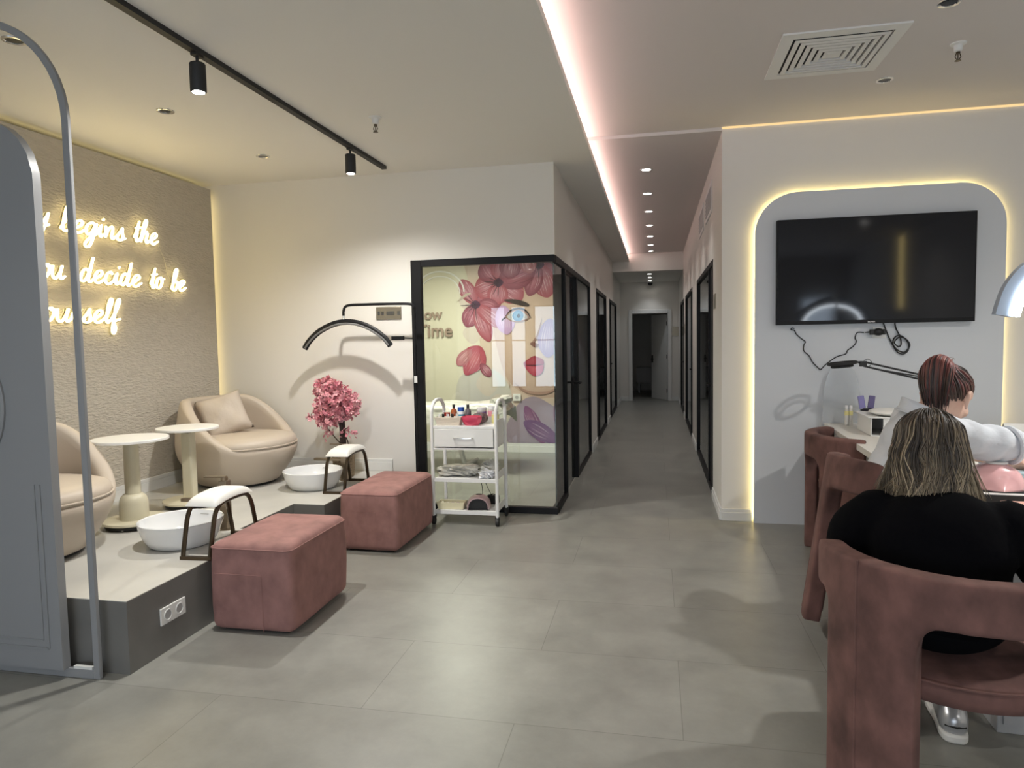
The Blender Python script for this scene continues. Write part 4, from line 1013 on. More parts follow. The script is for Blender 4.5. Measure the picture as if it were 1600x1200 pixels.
# brow, eye, nose, lips
shape([(786, 470), (800, 469), (815, 472), (825, 477), (824, 481), (812, 479), (798, 475)], (.03, .015, .01))
shape([(788, 496), (797, 487), (810, 484), (820, 488), (826, 498), (815, 504), (800, 504)], (.30, .18, .15)); shape([(791, 496), (799, 489), (810, 487), (818, 491), (823, 498), (813, 502), (800, 502)], (.42, .41, .43))
shape([(799, 495), (803, 488), (810, 486), (816, 491), (816, 498), (811, 503), (803, 502)], (.07, .17, .32), (.15, .33, .48)); shape([(806, 495), (809, 491.5), (812, 495), (809, 498.5)], (.01, .015, .02))
streak([(787, 497), (796, 487), (810, 483.5), (821, 488), (828, 499)], 1.6, (.02, .01, .01)); streak([(790, 497), (785, 499), (782, 503)], 1.2, (.03, .015, .015))
streak([(845, 500), (838, 525), (830, 538), (836, 543)], 1.6, (.30, .17, .13)); shape([(826, 538), (832, 536), (840, 540), (834, 544)], (.18, .08, .06))
shape([(815, 569), (824, 561), (832, 557), (838, 559), (846, 563), (846, 571), (830, 571)], (.26, .02, .04), (.36, .05, .07)); shape([(816, 570), (830, 571), (846, 571), (844, 583), (834, 588), (824, 583)], (.34, .03, .06), (.48, .09, .12)); streak([(815, 570), (830, 572), (846, 570)], 1.0, (.08, .01, .015))
streak([(800, 598), (820, 612), (850, 614), (880, 600)], 2.2, (.36, .22, .17))
petal(845, 694, -115, 66, 22, (.18, .05, .14), (.30, .14, .24)); petal(868, 690, -150, 62, 26, (.14, .05, .16), (.25, .12, .24)); petal(880, 694, -95, 80, 30, (.20, .08, .16), (.34, .18, .26))
o = mu.build('wall_mural', vcol_mat('mural_print', .55, .25), None, smooth=False, loc=(0, 9.455, 0))
for v in o.data.vertices:
    v.co.x = min(v.co.x, -.955); v.co.z = max(.133, min(2.70, v.co.z))
tag(o, 'painted mural of a face among pink blossoms behind the glass', 'mural')
for body, x, z, s in (('ow', -3.255, 1.905, .21), ('Time', -3.375, 1.655, .26)):
    me = text_mesh(body, s, .012, .003); o = mesh_obj('wall_lettering', me, M['letters']); o.location = (x, 9.43, z); o.rotation_euler = (PI / 2, 0, 0)
    tag(o, 'brown lettering reading %s on the treatment room wall' % body, 'lettering', 'brown lettering on the treatment room wall')
am = MB(); am.tube([(-3.02 + .36 * math.cos(PI * q / 30), 9.445, 2.28 + .30 * math.sin(PI * q / 30)) for q in range(31)], .012, 6); am.tube([(-3.02 + .30 * math.cos(PI * q / 30), 9.445, 2.26 + .25 * math.sin(PI * q / 30)) for q in range(31)], .008, 6)  # reflection in the glass built as arched tubes on the wall behind
struct(am.build('arch_reflection', M['white']), 'arch reflected in the glass, modelled on the treatment room wall')
sk = thing('wall_socket', 'white wall socket beside the treatment bed', 'socket', (-1.92, 9.44, .78)); socket_parts(sk, 1, .10)

# ------------------------------------------------------------------ corridor details
for x, y, z, w, lab in ((XR, 7.55, 2.98, .42, 'nearer white framed air grille high on the right corridor wall'), (XR, 8.75, 2.98, .42, 'further white framed air grille high on the right corridor wall')):
    t = thing('wall_grille', lab, 'grille', (x, y, z), 0, 'air grilles on the right corridor wall')
    MB().box((-.008, -w, -.155), (0, w, .155)).build('frame', M['white'], t, smooth=False)
    b = MB(); b.box((-.0095, -w + .05, -.11), (-.008, w - .05, .11)); b.build('opening', M['deskg'], t, smooth=False)
    for k in range(6): MB().box((-.013, -w + .05, -.10 + .036 * k), (-.0095, w - .05, -.09 + .036 * k)).build('louvre', M['deskg'], t, smooth=False)
o = MB().box((-.008, -.10, -.07), (0, .10, .07)).build('room_plaque', M['brass'], None, smooth=False, loc=(XR, 6.78, 1.92)); tag(o, 'champagne room plaque at the near end of the right corridor wall', 'plaque')
o = MB().box((-.008, -.09, -.09), (0, .09, .09)).build('room_plaque', M['brass'], None, smooth=False, loc=(XR, 13.75, 1.74)); tag(o, 'champagne room plaque far along the right corridor wall', 'plaque')
o = MB().box((-.075, -.008, -.11), (.075, 0, .11)).build('room_plaque', M['brass'], None, smooth=False, loc=(.47, 17.4, 1.72)); tag(o, 'champagne room plaque beside the open white door', 'plaque')
t = thing('dome_camera', 'small black dome camera above the door at the corridor end', 'security camera', (-.13, 17.25, 2.95))
MB().lathe([(.07, 0), (.07, -.03), (.001, -.031)], n=24).build('mount', M['white'], t); MB().ell((0, 0, -.05), (.058, .058, .055), None, 20, 12).build('dome', M['black'], t)

# ------------------------------------------------------------------ television wall
tv = thing('television', 'large black flat television on the white panel', 'television', (1.70, 6.0, 2.10))
MB().box((-.73, -.02, -.425), (.73, .035, .425)).build('body', M['black'], tv, bevel=.004, smooth=False)
b = MB()
def fn(i, j):
    u = -.718 + 1.436 * i / 40; v = -.395 + .810 * j / 24
    return (u, -.0205 - .0004 * math.sin(u * 5 + 1) * math.cos(v * 4), v)
b.grid(fn, 41, 25); b.build('screen', M['screen'], tv, angle=80)
me = text_mesh('novex', .022, .0005, .0004); o = mesh_obj('logo', me, M['whitem'], tv); o.location = (-.040, -.0215, -.417); o.rotation_euler = (PI / 2, 0, 0)
MB().box((-.3, .035, -.15), (.3, .046, .2)).build('mount', M['black'], tv, smooth=False)
YP = 6.046
t = thing('wall_socket', 'white wall socket under the television', 'socket', (1.765, 6.048, 1.60)); socket_parts(t, 1, .09)
t = thing('plug_adapter', 'black plug adapter in the socket under the television', 'power adapter', (1.76, 6.036, 1.605))
b = MB(); b.box((-.07, -.035, -.022), (.04, .0, .022)); b.ell((-.01, -.02, 0), (.045, .03, .03), None, 14, 8); b.build('body', M['rubber'], t)
b = MB(); b.tube([(-.07, -.018, 0), (-.11, -.015, -.003)], [.008, .003], 8); b.build('strain_relief', M['rubber'], t)
def wire(name, label, pts, r, y=YP - .006, n=7):
    b = MB(); b.tube(catmull([(x, y, z) for x, z in pts], n), r, 6); return tag(b.build(name, M['rubber']), label, 'cable')
wire('thin_cable', 'thin black cable running from the adapter down to the ring lamp', [(1.65, 1.602), (1.60, 1.602), (1.585, 1.56), (1.595, 1.53), (1.57, 1.49), (1.53, 1.46), (1.515, 1.43), (1.45, 1.41), (1.40, 1.375), (1.375, 1.355), (1.345, 1.325), (1.325, 1.305), (1.30, 1.325), (1.26, 1.37), (1.235, 1.42), (1.195, 1.46), (1.195, 1.51), (1.205, 1.535), (1.17, 1.565), (1.135, 1.60), (1.12, 1.63), (1.095, 1.635), (1.10, 1.65), (1.12, 1.645)], .0042)
b = MB(); Y = YP - .012
b.tube(catmull([(1.79, Y, 1.68), (1.83, Y, 1.57), (1.868, Y, 1.49), (1.90, Y, 1.44), (1.94, Y - .004, 1.425), (1.975, Y, 1.45), (1.98, Y, 1.50), (1.95, Y, 1.55), (1.905, Y - .006, 1.575), (1.87, Y - .006, 1.55), (1.865, Y - .006, 1.50), (1.90, Y - .006, 1.455), (1.95, Y - .008, 1.44), (1.985, Y - .008, 1.49), (1.96, Y - .01, 1.54), (1.91, Y - .01, 1.56), (1.872, Y - .01, 1.52), (1.90, Y - .01, 1.485), (1.92, Y - .01, 1.50), (1.915, Y - .006, 1.56), (1.885, Y, 1.63), (1.875, Y, 1.68)], 7), .0055, 6)
tag(b.build('coiled_cable', M['rubber']), 'coiled black cable hanging below the television', 'cable')

# ------------------------------------------------------------------ desk and what stands on it
DZ = .867; DR = math.radians(-2.6)
def D(u, v):          # desk coordinates: u across from the left edge, v back from the wall
    return (1.353 + u * math.cos(DR) + v * math.sin(DR), 6.035 + u * math.sin(DR) * 0 - v * math.cos(DR))
dk = thing('manicure_desk', 'long white manicure desk along the pink chairs', 'desk', (1.353, 6.035, 0), DR)
b = MB().box((0, -3.30, .825), (.66, 0, DZ)); b.build('desk_top', M['deskw'], dk, bevel=.003, smooth=False)
b = MB().box((.11, -3.06, 0), (.60, -2.60, .825)); ped = b.build('pedestal', M['deskg'], dk, bevel=.003, smooth=False)
for z in (.04, .30, .56): MB().box((.13, -3.068, z), (.58, -3.06, z + .24)).build('drawer', M['deskg'], ped, smooth=False)
MB().box((.05, -.06, 0), (.60, -.02, .825)).build('end_panel', M['deskw'], dk, smooth=False)
b = MB().box((.59, -2.6, .10), (.61, -.06, .825))
for k in range(40): b.box((.575, -2.58 + k * .062, .10), (.59, -2.545 + k * .062, .82))
b.build('modesty_panel', M['deskw'], dk, smooth=False)
t = thing('organizer_box', 'white desk organizer box behind the white coat', 'organizer', (*D(.30, .60), DZ), DR)
b = MB(); b.box((-.13, -.20, 0), (.13, .20, .006)).box((-.13, -.20, 0), (-.124, .20, .13)).box((.124, -.20, 0), (.13, .20, .13)).box((-.13, .194, 0), (.13, .20, .13)).box((-.05, -.20, 0), (.13, -.194, .13)); b.build('case', M['white'], t, smooth=False)
b = MB(); b.box((-.15, -.21, .13), (.15, .21, .138)); b.build('lid', M['white'], t, smooth=False)
o = tag(MB().ell((0, 0, .022), (.13, .17, .026), None, 24, 10).build('towel_pad', M['padw'], None, loc=(*D(.32, .66), DZ + .1385)), 'soft white pad lying on the organizer box', 'pad')
for i, (dx, rz_, c_) in enumerate(((-.055, -.16, (.24, .22, .46)), (.0, .12, (.13, .11, .24)))):
    o = MB().box((-.022, -.008, 0), (.022, .008, .098)).build('nail_file', mat('violet_foam', c_, .6), None, smooth=False, bevel=.004, loc=(1.60 + dx, 5.66, DZ + .156)); o.rotation_euler = (0, rz_, 0)
    tag(o, ['lighter violet', 'darker violet'][i] + ' nail file standing on the organizer box', 'nail file', 'violet nail files')
o = MB().lathe([(.001, 0), (.05, 0), (.052, .004), (.03, .016), (.001, .018)], n=20).build('file_stand', M['rubber'], None, loc=(1.58, 5.66, DZ + .1385)); tag(o, 'small black stand holding the violet files', 'stand')
for i in range(2):
    t = thing('small_bottle', ['left', 'right'][i] + ' small yellow labelled bottle by the organizer box', 'bottle', (1.482 + .032 * i, 5.86, DZ), 0, 'small yellow labelled bottles')
    MB().lathe([(.001, 0), (.015, 0), (.015, .12), (.011, .135), (.001, .135)], n=14).build('body', clear, t); MB().lathe([(.0155, .08), (.0155, .115)], n=14, cap=False).build('label_band', yel, t); MB().lathe([(.012, .135), (.011, .16), (.001, .161)], n=12).build('cap', wp, t)
# frosted acrylic arch leaning at the wall
fr = mat('frosted_acrylic', (.62, .65, .68), .25, coat=.3, alpha=.45)
b = MB(); prof = [(.135 * (1 if s < 0 else 1), 0)]
pts = [(.140, 0), (.142, .12), (.136, .25), (.118, .36), (.09, .43), (.05, .465), (0, .475), (-.05, .465), (-.09, .43), (-.118, .36), (-.136, .25), (-.142, .12), (-.140, 0)]
sm = catmull([(x, 0, z) for x, z in pts], 5); n = len(sm)
b.add([(p.x, -.004, p.z) for p in sm] + [(p.x, .004, p.z) for p in sm], [tuple(range(n)), tuple(range(2 * n - 1, n - 1, -1))] + [(i, (i + 1) % n, n + (i + 1) % n, n + i) for i in range(n)])
o = b.build('acrylic_shield', fr, None, loc=(1.475, 5.985, DZ), smooth=False); tag(o, 'arched translucent acrylic shield standing on the desk at the wall', 'shield')
# black ring lamp on a sprung arm
t = thing('ring_lamp', 'black ring lamp on a sprung arm above the desk', 'lamp', (1.98, 5.62, DZ))
zc = 1.372 - DZ
def ring(mb, c, r, w, tilt): mb.tube([(c[0] + r * math.cos(a), c[1] + r * math.sin(a), c[2] + tilt * r * math.cos(a)) for a in [2 * PI * q / 40 for q in range(40)]], w, 8, closed=True)
b = MB(); ring(b, (-.60, -.02, zc), .095, .012, .10); b.build('ring_head', M['blackm'], t)
b = MB(); ring(b, (-.60, -.02, zc - .022), .070, .010, .10); b.build('diffuser', M['blackm'], t)
b = MB(); b.tube([(-.50, -.02, zc + .01), (-.46, -.02, zc)], .008); b.box((-.475, -.035, zc - .025), (-.43, -.005, zc + .015)); b.build('joint', M['blackm'], t, smooth=False)
b = MB(); b.tube([(-.45, -.02, zc + .010), (-.06, -.02, zc - .09)], .0075, 8); b.tube([(-.45, -.02, zc - .022), (-.06, -.02, zc - .125)], .0075, 8); b.tube([(-.30, -.02, zc - .058), (-.06, -.02, zc - .105)], .005, 6); b.build('arm', M['blackm'], t)
b = MB(); b.tube([(-.06, -.02, zc - .08), (-.06, -.02, zc - .14), (0, -.02, .02)], .010, 8); b.box((-.04, -.05, 0), (.04, .01, .03)); b.build('clamp', M['blackm'], t)
b = MB(); b.tube(catmull([(-.45, -.03, zc + .02), (-.42, -.035, zc + .03), (-.395, -.03, zc), (-.42, -.03, zc - .03)], 5), .0025, 5); b.build('wire', M['rubber'], t)
# half moon desk lamp, lit
t = thing('half_moon_desk_lamp', 'lit half moon desk lamp at the right edge of the view', 'lamp', (1.95, 3.60, DZ))
arc = catmull([(-.375, 0, .80), (-.362, 0, .855), (-.335, 0, .93), (-.27, 0, 1.01), (-.15, 0, 1.075), (0, 0, 1.10), (.15, 0, 1.075), (.27, 0, 1.01), (.335, 0, .93), (.375, 0, .80)], 6)
b = MB(); b.tube(arc, .052, 4, flat=.55, up=(0, 1, 0)); b.build('arc_head', mat('lamp_grey_blue', (.35, .42, .52), .35), t, smooth=False)
b = MB(); nrm = []
for i, p in enumerate(arc[1:-1]):
    tt = (arc[i + 2] - arc[i]).normalized(); nn = Vector((tt.z, 0, -tt.x)); nrm.append((p + nn * .022, p + nn * .064))
vs = [];
for a_, c_ in nrm: vs += [(a_.x + .0, -.030, a_.z), (c_.x, -.022, c_.z), (c_.x, .022, c_.z)]
m = len(nrm); fs = []
for i in range(m - 1):
    for k in range(2): fs.append((3 * i + k, 3 * i + k + 1, 3 * i + 3 + k + 1, 3 * i + 3 + k))
b.add(vs, fs); b.build('diffuser', M['ledw'], t, smooth=False)
b = MB(); b.tube([(0, 0, 1.12), (0, .06, 1.16), (0, .16, 1.12), (0, .18, .6), (0, .18, 0.02)], .011, 8); b.build('stem', M['whitem'], t)
MB().lathe([(.09, 0), (.09, .012), (.02, .02), (.001, .02)], (0, .18, 0), 28).build('foot', M['whitem'], t)
# near desk things
nail_lamp('nail_lamp', 'pale pink dome nail lamp on the desk beside the black sweater', (1.462, 3.35, DZ + .0385), math.radians(174), M['pink'], .100, .095, .108)
lid = MB(); lid.lathe([(.040, .0), (.042, .004), (.038, .008), (.001, .009)], n=28, sy=.8); o = lid.build('lamp_cap', M['white'], bpy.data.objects['nail_lamp.001'], loc=(0, 0, .112))
o = MB().box((-.11, -.12, 0), (.20, .14, .038)).build('tablet', M['blackm'], None, bevel=.004, loc=(1.46, 3.34, DZ)); o.rotation_euler = (0, 0, -.08); tag(o, 'thin dark rimmed tray under the pink nail lamp', 'tray')
MB().box((-.105, -.115, .0375), (.195, .135, .0384)).build('surface', M['white'], o, smooth=False)
o = MB().box((-.10, -.065, 0), (.16, .065, .035)).build('wallet', mat('peach_leather', (.70, .40, .32), .45), None, bevel=.010, seg=3, loc=(1.475, 3.07, DZ)); o.rotation_euler = (0, 0, -.06); tag(o, 'peach wallet with gold edge lying on the near end of the desk', 'wallet')
b = MB(); b.tube([(-.101, -.06, .012), (-.101, .06, .012)], .005, 6); b.tube([(-.101, -.06, .024), (-.101, .06, .024)], .005, 6); b.build('zip', mat('gold', (.6, .42, .2), .25, .9), o)
o = MB().ell((0, 0, .05), (.17, .12, .055), None, 28, 14).build('hand_rest', mat('grey_blue_fabric', (.42, .49, .58), .8), None, loc=(1.80, 3.92, DZ + .006)); tag(o, 'grey blue hand rest cushion on the desk under the white sleeve', 'hand rest')
o = MB().lathe([(.001, 0), (.05, 0), (.055, .01), (.06, .05), (.05, .06), (.001, .06)], n=24).build('bowl_pad', mat('pale_teal', (.45, .58, .62), .4), None, loc=(1.73, 3.69, DZ)); tag(o, 'pale teal round pad on the desk at the right edge', 'pad')
# white chair on the client side
t = thing('client_chair', 'white padded chair behind the desk, beyond the red haired person', 'chair', (2.42, 5.2, 0), math.radians(100))
b = MB()
def fn(i, j):
    a = math.radians(-80 + 160 * i / 28) + PI / 2 * 3; q = 2 * PI * j / 12
    r = .27 + .045 * math.cos(q); return (r * math.cos(a), r * math.sin(a), .74 + .20 * math.sin(q))
b.grid(fn, 29, 13); b.build('backrest', M['padw'], t)
MB().lathe([(.001, .46), (.24, .46), (.26, .48), (.26, .53), (.24, .55), (.001, .56)], n=32).build('seat', M['padw'], t)
for sx in (-1, 1):
    for sy in (-1, 1): MB().cyl((sx * .16, sy * .16, .47), (sx * .2, sy * .2, 0), .016).build('leg', M['whitem'], t)
# ------------------------------------------------------------------ pink slab chairs (local: facing +x)
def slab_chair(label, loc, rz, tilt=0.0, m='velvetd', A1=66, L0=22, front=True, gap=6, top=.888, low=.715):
    t = thing('velvet_chair', label, 'chair', (0, 0, 0), 0, 'pink velvet slab chairs')
    R0, TH = .395, .088; BT, BB = top, low; L1 = A1 - gap
    def arcbox(mb, a0, a1, z0, z1, r0, r1, na=28, nz=10):
        def P(a, r, z): q = math.radians(180 - a); return (r * math.cos(q), r * math.sin(q), z)
        m_ = []
        ring_ = [(r0, z0)] + [(r0, lerp(z0, z1, k / nz)) for k in range(1, nz)] + [(r0, z1), (r1, z1)] + [(r1, lerp(z1, z0, k / nz)) for k in range(1, nz)] + [(r1, z0)]
        vs = [P(lerp(a0, a1, i / na), r, z) for i in range(na + 1) for r, z in ring_]; n_ = len(ring_)
        fs = [(i * n_ + k, i * n_ + (k + 1) % n_, (i + 1) * n_ + (k + 1) % n_, (i + 1) * n_ + k) for i in range(na) for k in range(n_)] + [tuple(range(n_ - 1, -1, -1)), tuple(range(na * n_, (na + 1) * n_))]
        mb.add(vs, fs)
    b = MB(); ra, rb = R0 - TH / 2, R0 + TH / 2
    arcbox(b, -A1, A1, BB, BT, ra, rb, 48)
    for s_ in (-1, 1):
        arcbox(b, s_ * L0, s_ * L1, 0, BB + .05, ra, rb, 20, 24)
        for k in range(5):      # rounded inner corner between leg and band
            w_ = (.6, 1.5, 2.7, 4.2, 6.0)[k]; arcbox(b, s_ * (L0 - w_), s_ * (L0 + 1), BB - (.062, .042, .026, .014, .006)[k], BB + .03, ra, rb, 6, 3)
            w_ = (.6, 1.3, 2.3, 3.6, 5.0)[k]; arcbox(b, s_ * (L1 - 1), s_ * (L1 + w_), BB - (.03, .02, .012, .006, .002)[k], BB + .03, ra, rb, 4, 3)
    me = blob(b, .0105, 14); me.name = 'back_shell'; me.materials.clear(); me.materials.append(M[m])
    o = bpy.data.objects.new('back_shell', me); COL.objects.link(o); o.parent = t
    for a in ((L0 + L1) / 2 + 2, -(L0 + L1) / 2 - 2):
        sm = MB(); q = math.radians(180 - a); r = R0 + TH / 2 - .0015
        sm.tube([(r * math.cos(q), r * math.sin(q), z) for z in (.03, .3, .6, .875)], .0045, 6)
        sm.build('seam', M[m], t)
    b = MB(); b.lathe([(.001, .440), (.31, .440), (.345, .450), (.358, .475), (.358, .500), (.345, .525), (.31, .536), (.15, .543), (.001, .545)], (.02, 0, 0), 56); b.build('seat', M[m], t, angle=60)
    b = MB(); b.tube([(.02 + .359 * math.cos(2 * PI * k / 56), .359 * math.sin(2 * PI * k / 56), .522) for k in range(56)], .004, 6, closed=True); b.build('piping', M[m], t)
    if front:
      b = MB(); q = [(.24 * math.cos(math.radians(a)), .24 * math.sin(math.radians(a))) for a in range(-42, 43, 6)] + [(.155 * math.cos(math.radians(a)), .155 * math.sin(math.radians(a))) for a in range(42, -43, -6)]
      b.prism(q, 0, .445); b.build('leg', M[m], t, bevel=.018, seg=3)
    t.rotation_euler = (0, tilt, rz)
    if tilt:
        Rm = Euler((0, tilt, rz)).to_matrix(); p = Vector(loc) + Matrix.Rotation(rz, 3, 'Z') @ Vector((.20, 0, 0)); t.location = p - Rm @ Vector((.20, 0, .002))
    else: t.location = loc
    return t
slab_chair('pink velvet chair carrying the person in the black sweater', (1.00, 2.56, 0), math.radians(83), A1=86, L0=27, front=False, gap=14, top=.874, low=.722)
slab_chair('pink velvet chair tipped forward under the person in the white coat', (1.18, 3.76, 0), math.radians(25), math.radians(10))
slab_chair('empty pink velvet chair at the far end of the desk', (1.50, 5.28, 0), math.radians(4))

# ------------------------------------------------------------------ people
S = 1.12
def hand(mb, w, d, n, side, curl=.5):
    d = d.normalized(); n = (n - d * n.dot(d)).normalized(); s = d.cross(n) * side
    R = Matrix((s, d, n)).transposed()
    mb.ell(w + d * .048 * S, (.040 * S, .052 * S, .016 * S), R, 16, 10)
    mb.cap(w - d * .01, w + d * .03 * S, .027 * S, .030 * S)
    for k, (o, L, b0) in enumerate(((-.029, .070, .088), (-.0095, .079, .094), (.010, .074, .092), (.028, .058, .083))):
        p = w + d * b0 * S + s * o * S; ang = .25 * curl; q = d + s * (o * 1.6)
        for sg, rr in ((.46, .0098), (.31, .0090), (.23, .0082)):
            dirv = (q.normalized() * math.cos(ang) - n * math.sin(ang)); e = p + dirv * (L * sg * S); mb.cap(p, e, rr * S, rr * S * .94, 10); p = e; ang += .55 * curl + .05 * k
    p = w + d * .028 * S - s * .034 * S
    for dv, L, rr in ((d * .75 - s * .75 - n * .25, .042, .0125), (d * .95 - s * .25 - n * .3, .034, .0105), (d * 1.0 + s * .05 - n * .35, .026, .0095)):
        e = p + dv.normalized() * (L * S); mb.cap(p, e, rr * S, rr * S * .92, 10); p = e
def head_shape(mb, c, H):
    P = lambda x, y, z: c + H @ (Vector((x, y, z)) * S)
    mb.ell(P(0, -.015, .030), (.078 * S, .098 * S, .092 * S), H, 24, 16)
    mb.ell(P(0, .028, -.035), (.066 * S, .066 * S, .088 * S), H, 20, 14)
    mb.ell(P(0, .070, -.098), (.028 * S, .024 * S, .022 * S), H, 14, 10)
    mb.cap(P(0, .090, .012), P(0, .101, -.030), .009 * S, .013 * S, 10); mb.ell(P(0, .096, -.034), (.017 * S, .012 * S, .010 * S), H, 12, 8)
    mb.ell(P(0, .088, -.062), (.023 * S, .011 * S, .007 * S), H, 12, 8); mb.ell(P(0, .086, -.073), (.020 * S, .011 * S, .007 * S), H, 12, 8)
    mb.ell(P(0, .078, .025), (.055 * S, .020 * S, .012 * S), H, 16, 8)
    for s in (-1, 1):
        mb.ell(P(s * .043, .062, -.032), (.027 * S, .028 * S, .028 * S), H, 12, 8)
        pts = [P(s * .080, .006 - .004, -.038), P(s * .083, -.008, -.018), P(s * .087, -.022, .004), P(s * .086, -.014, .020), P(s * .083, .004, .016), P(s * .081, .008, -.004)]
        pts = [V((p.x, p.y, p.z)) + (H @ V((s * .010, -.004, 0))) for p in pts]; mb.tube(catmull(pts, 4), .0085 * S, 8); mb.ell(P(s * .083, -.006, -.006), (.008 * S, .020 * S, .030 * S), H, 10, 8); mb.ell(P(s * .087, .002, -.042), (.008 * S, .010 * S, .012 * S), H, 10, 8)
def eyes(root, c, H):
    for s in (-1, 1):
        p = c + H @ (Vector((s * .033, .079, -.002)) * S)
        b = MB(); b.ell(p, (.012 * S, .012 * S, .011 * S), H, 12, 8); o = b.build('eye', M['padw'], root)
        b = MB(); b.ell(c + H @ (Vector((s * .033, .0895, -.002)) * S), (.0055 * S, .003 * S, .0055 * S), H, 10, 6); b.build('iris', M['bronze'], o)
def frame_from(f, up=(0, 0, 1)):
    f = Vector(f).normalized(); r = f.cross(Vector(up)).normalized(); u = r.cross(f); return Matrix((r, f, u)).transposed()
V = Vector
def body(J, c, H, hands):
    b = MB()
    head_shape(b, c, H)
    b.cap(J['neck'], c + H @ (V((0, -.02, -.05)) * S), .060 * S, .052 * S)
    b.cap(J['neck'] - V((0, 0, .03)), (J['sl'] + J['sr']) / 2 - V((0, 0, .05)), .06 * S, .09 * S)
    T = frame_from(J['fwd'])
    b.ell(J['chest'], (.150 * S, .100 * S, .17 * S), T, 20, 14); b.ell(J['belly'], (.130 * S, .095 * S, .14 * S), T, 20, 14); b.ell(J['pelvis'], (.165 * S, .115 * S, .11 * S), T, 20, 14)
    b.cap(J['belly'], J['chest'], .11 * S, .12 * S); b.cap(J['pelvis'], J['belly'], .12 * S, .11 * S)
    b.cap(J['sl'], J['sr'], .055 * S, .055 * S)
    for k in 'lr':
        b.cap(J['s' + k], J['e' + k], .050 * S, .040 * S); b.cap(J['e' + k], J['w' + k], .041 * S, .027 * S)
        hd, hn = hands[k]; hand(b, J['w' + k], V(hd), V(hn), 1 if k == 'r' else -1)
        b.cap(J['h' + k], J['k' + k], .080 * S, .055 * S); b.cap(J['k' + k], J['a' + k], .055 * S, .036 * S)
        b.cap(J['a' + k] - V((0, 0, .035)), J['t' + k], .036 * S, .028 * S)
    return blob(b, .0075, 4)
def strand(mb, pts, r, cols, n=5, tip=.25, flat=.6):
    sm = catmull(pts, n); m = len(sm); cs = []
    for i in range(m):
        t = i / (m - 1); x = t * (len(cols) - 1); k = min(int(x), len(cols) - 2); f = x - k
        cs.append(tuple(lerp(a, b, f) for a, b in zip(cols[k], cols[k + 1])))
    mb.tube(sm, [r * (1 - (1 - tip) * (i / (m - 1)) ** 3) for i in range(m)], 5, flat=flat, cols=cs)

# ---- person in the black sweater, seen from behind
pa = thing('person', 'person with blonde hair in a black sweater seated with their back turned', 'person', (0, 0, 0))
f = V((math.cos(math.radians(72)), math.sin(math.radians(72)), 0)); r = V((f.y, -f.x, 0)); C0 = V((.935, 2.52, 0))
def L(a, b, z): return C0 + f * a + r * b + V((0, 0, z))
c = L(.10, -.035, 1.178); H = frame_from(f + V((0, 0, -.30)))
J = dict(fwd=f, neck=L(.045, 0, 1.045), chest=L(.0, 0, .885), belly=L(-.02, 0, .765), pelvis=L(-.02, 0, .665),
         sl=L(.03, -.195, .955), sr=L(.03, .195, .955), el=L(.09, -.275, .79), er=L(.13, .315, .82), wl=L(.35, -.03, .70), wr=V((1.31, 2.93, .915)),
         hl=L(.02, -.10, .645), hr=L(.02, .10, .645), kl=L(.43, -.13, .615), kr=V((1.165, 2.97, .615)), al=L(.47, -.12, .11), ar=V((1.150, 2.955, .115)), tl=L(.64, -.14, .035), tr=V((1.185, 3.17, .036)))
mesh_obj('body', body(J, c, H, {'l': (f + V((0, 0, -.2)), (-.2, -.1, 1)), 'r': ((.55, .8, -.12), (0, 0, 1))}), M['skin'], pa)
eyes(pa, c, H)
b = MB(); T = frame_from(f)
b.ell(J['chest'] + f * -.01, (.195 * S, .140 * S, .165 * S), T, 24, 16); b.ell(J['belly'], (.185 * S, .140 * S, .17 * S), T, 24, 16); b.ell(J['pelvis'] + V((0, 0, .03)), (.195 * S, .148 * S, .12 * S), T, 24, 16)
b.cap(J['neck'] - V((0, 0, .085)) - f * .01, J['neck'] - V((0, 0, .035)) - f * .005, .115 * S, .066 * S)
for s, k in ((-1, 'l'), (1, 'r')):
    b.cap(J['neck'] - V((0, 0, .070)), J['s' + k] - V((0, 0, .012)), .060 * S, .075 * S)
    b.cap(J['s' + k], lerp(J['s' + k], J['e' + k], .5) + r * s * .02, .082 * S, .088 * S); b.cap(lerp(J['s' + k], J['e' + k], .5) + r * s * .02, J['e' + k] + V((0, 0, -.02)), .088 * S, .082 * S); b.cap(J['e' + k] + V((0, 0, -.02)), lerp(J['e' + k], J['w' + k], .93), .078 * S, .045 * S)
me = blob(b, .011, 8)
for v in me.vertices:
    q = v.co; d = .004 * math.sin(38 * q.z + 9 * q.x) * math.sin(17 * q.x + 6 * q.z) ; v.co += v.normal * d
mesh_obj('sweater', me, M['sweater'], pa)
b = MB(); b.ell(J['pelvis'] + V((0, 0, -.005)), (.182 * S, .132 * S, .118 * S), T, 24, 16)
for k in 'lr': b.cap(J['h' + k], J['k' + k], .092 * S, .070 * S); b.cap(J['k' + k], J['a' + k] + V((0, 0, .03)), .069 * S, .056 * S)
mesh_obj('trousers', blob(b, .011, 5), M['trouser'], pa)
silver = mat('silver_leather', (.55, .56, .58), .3, .55)
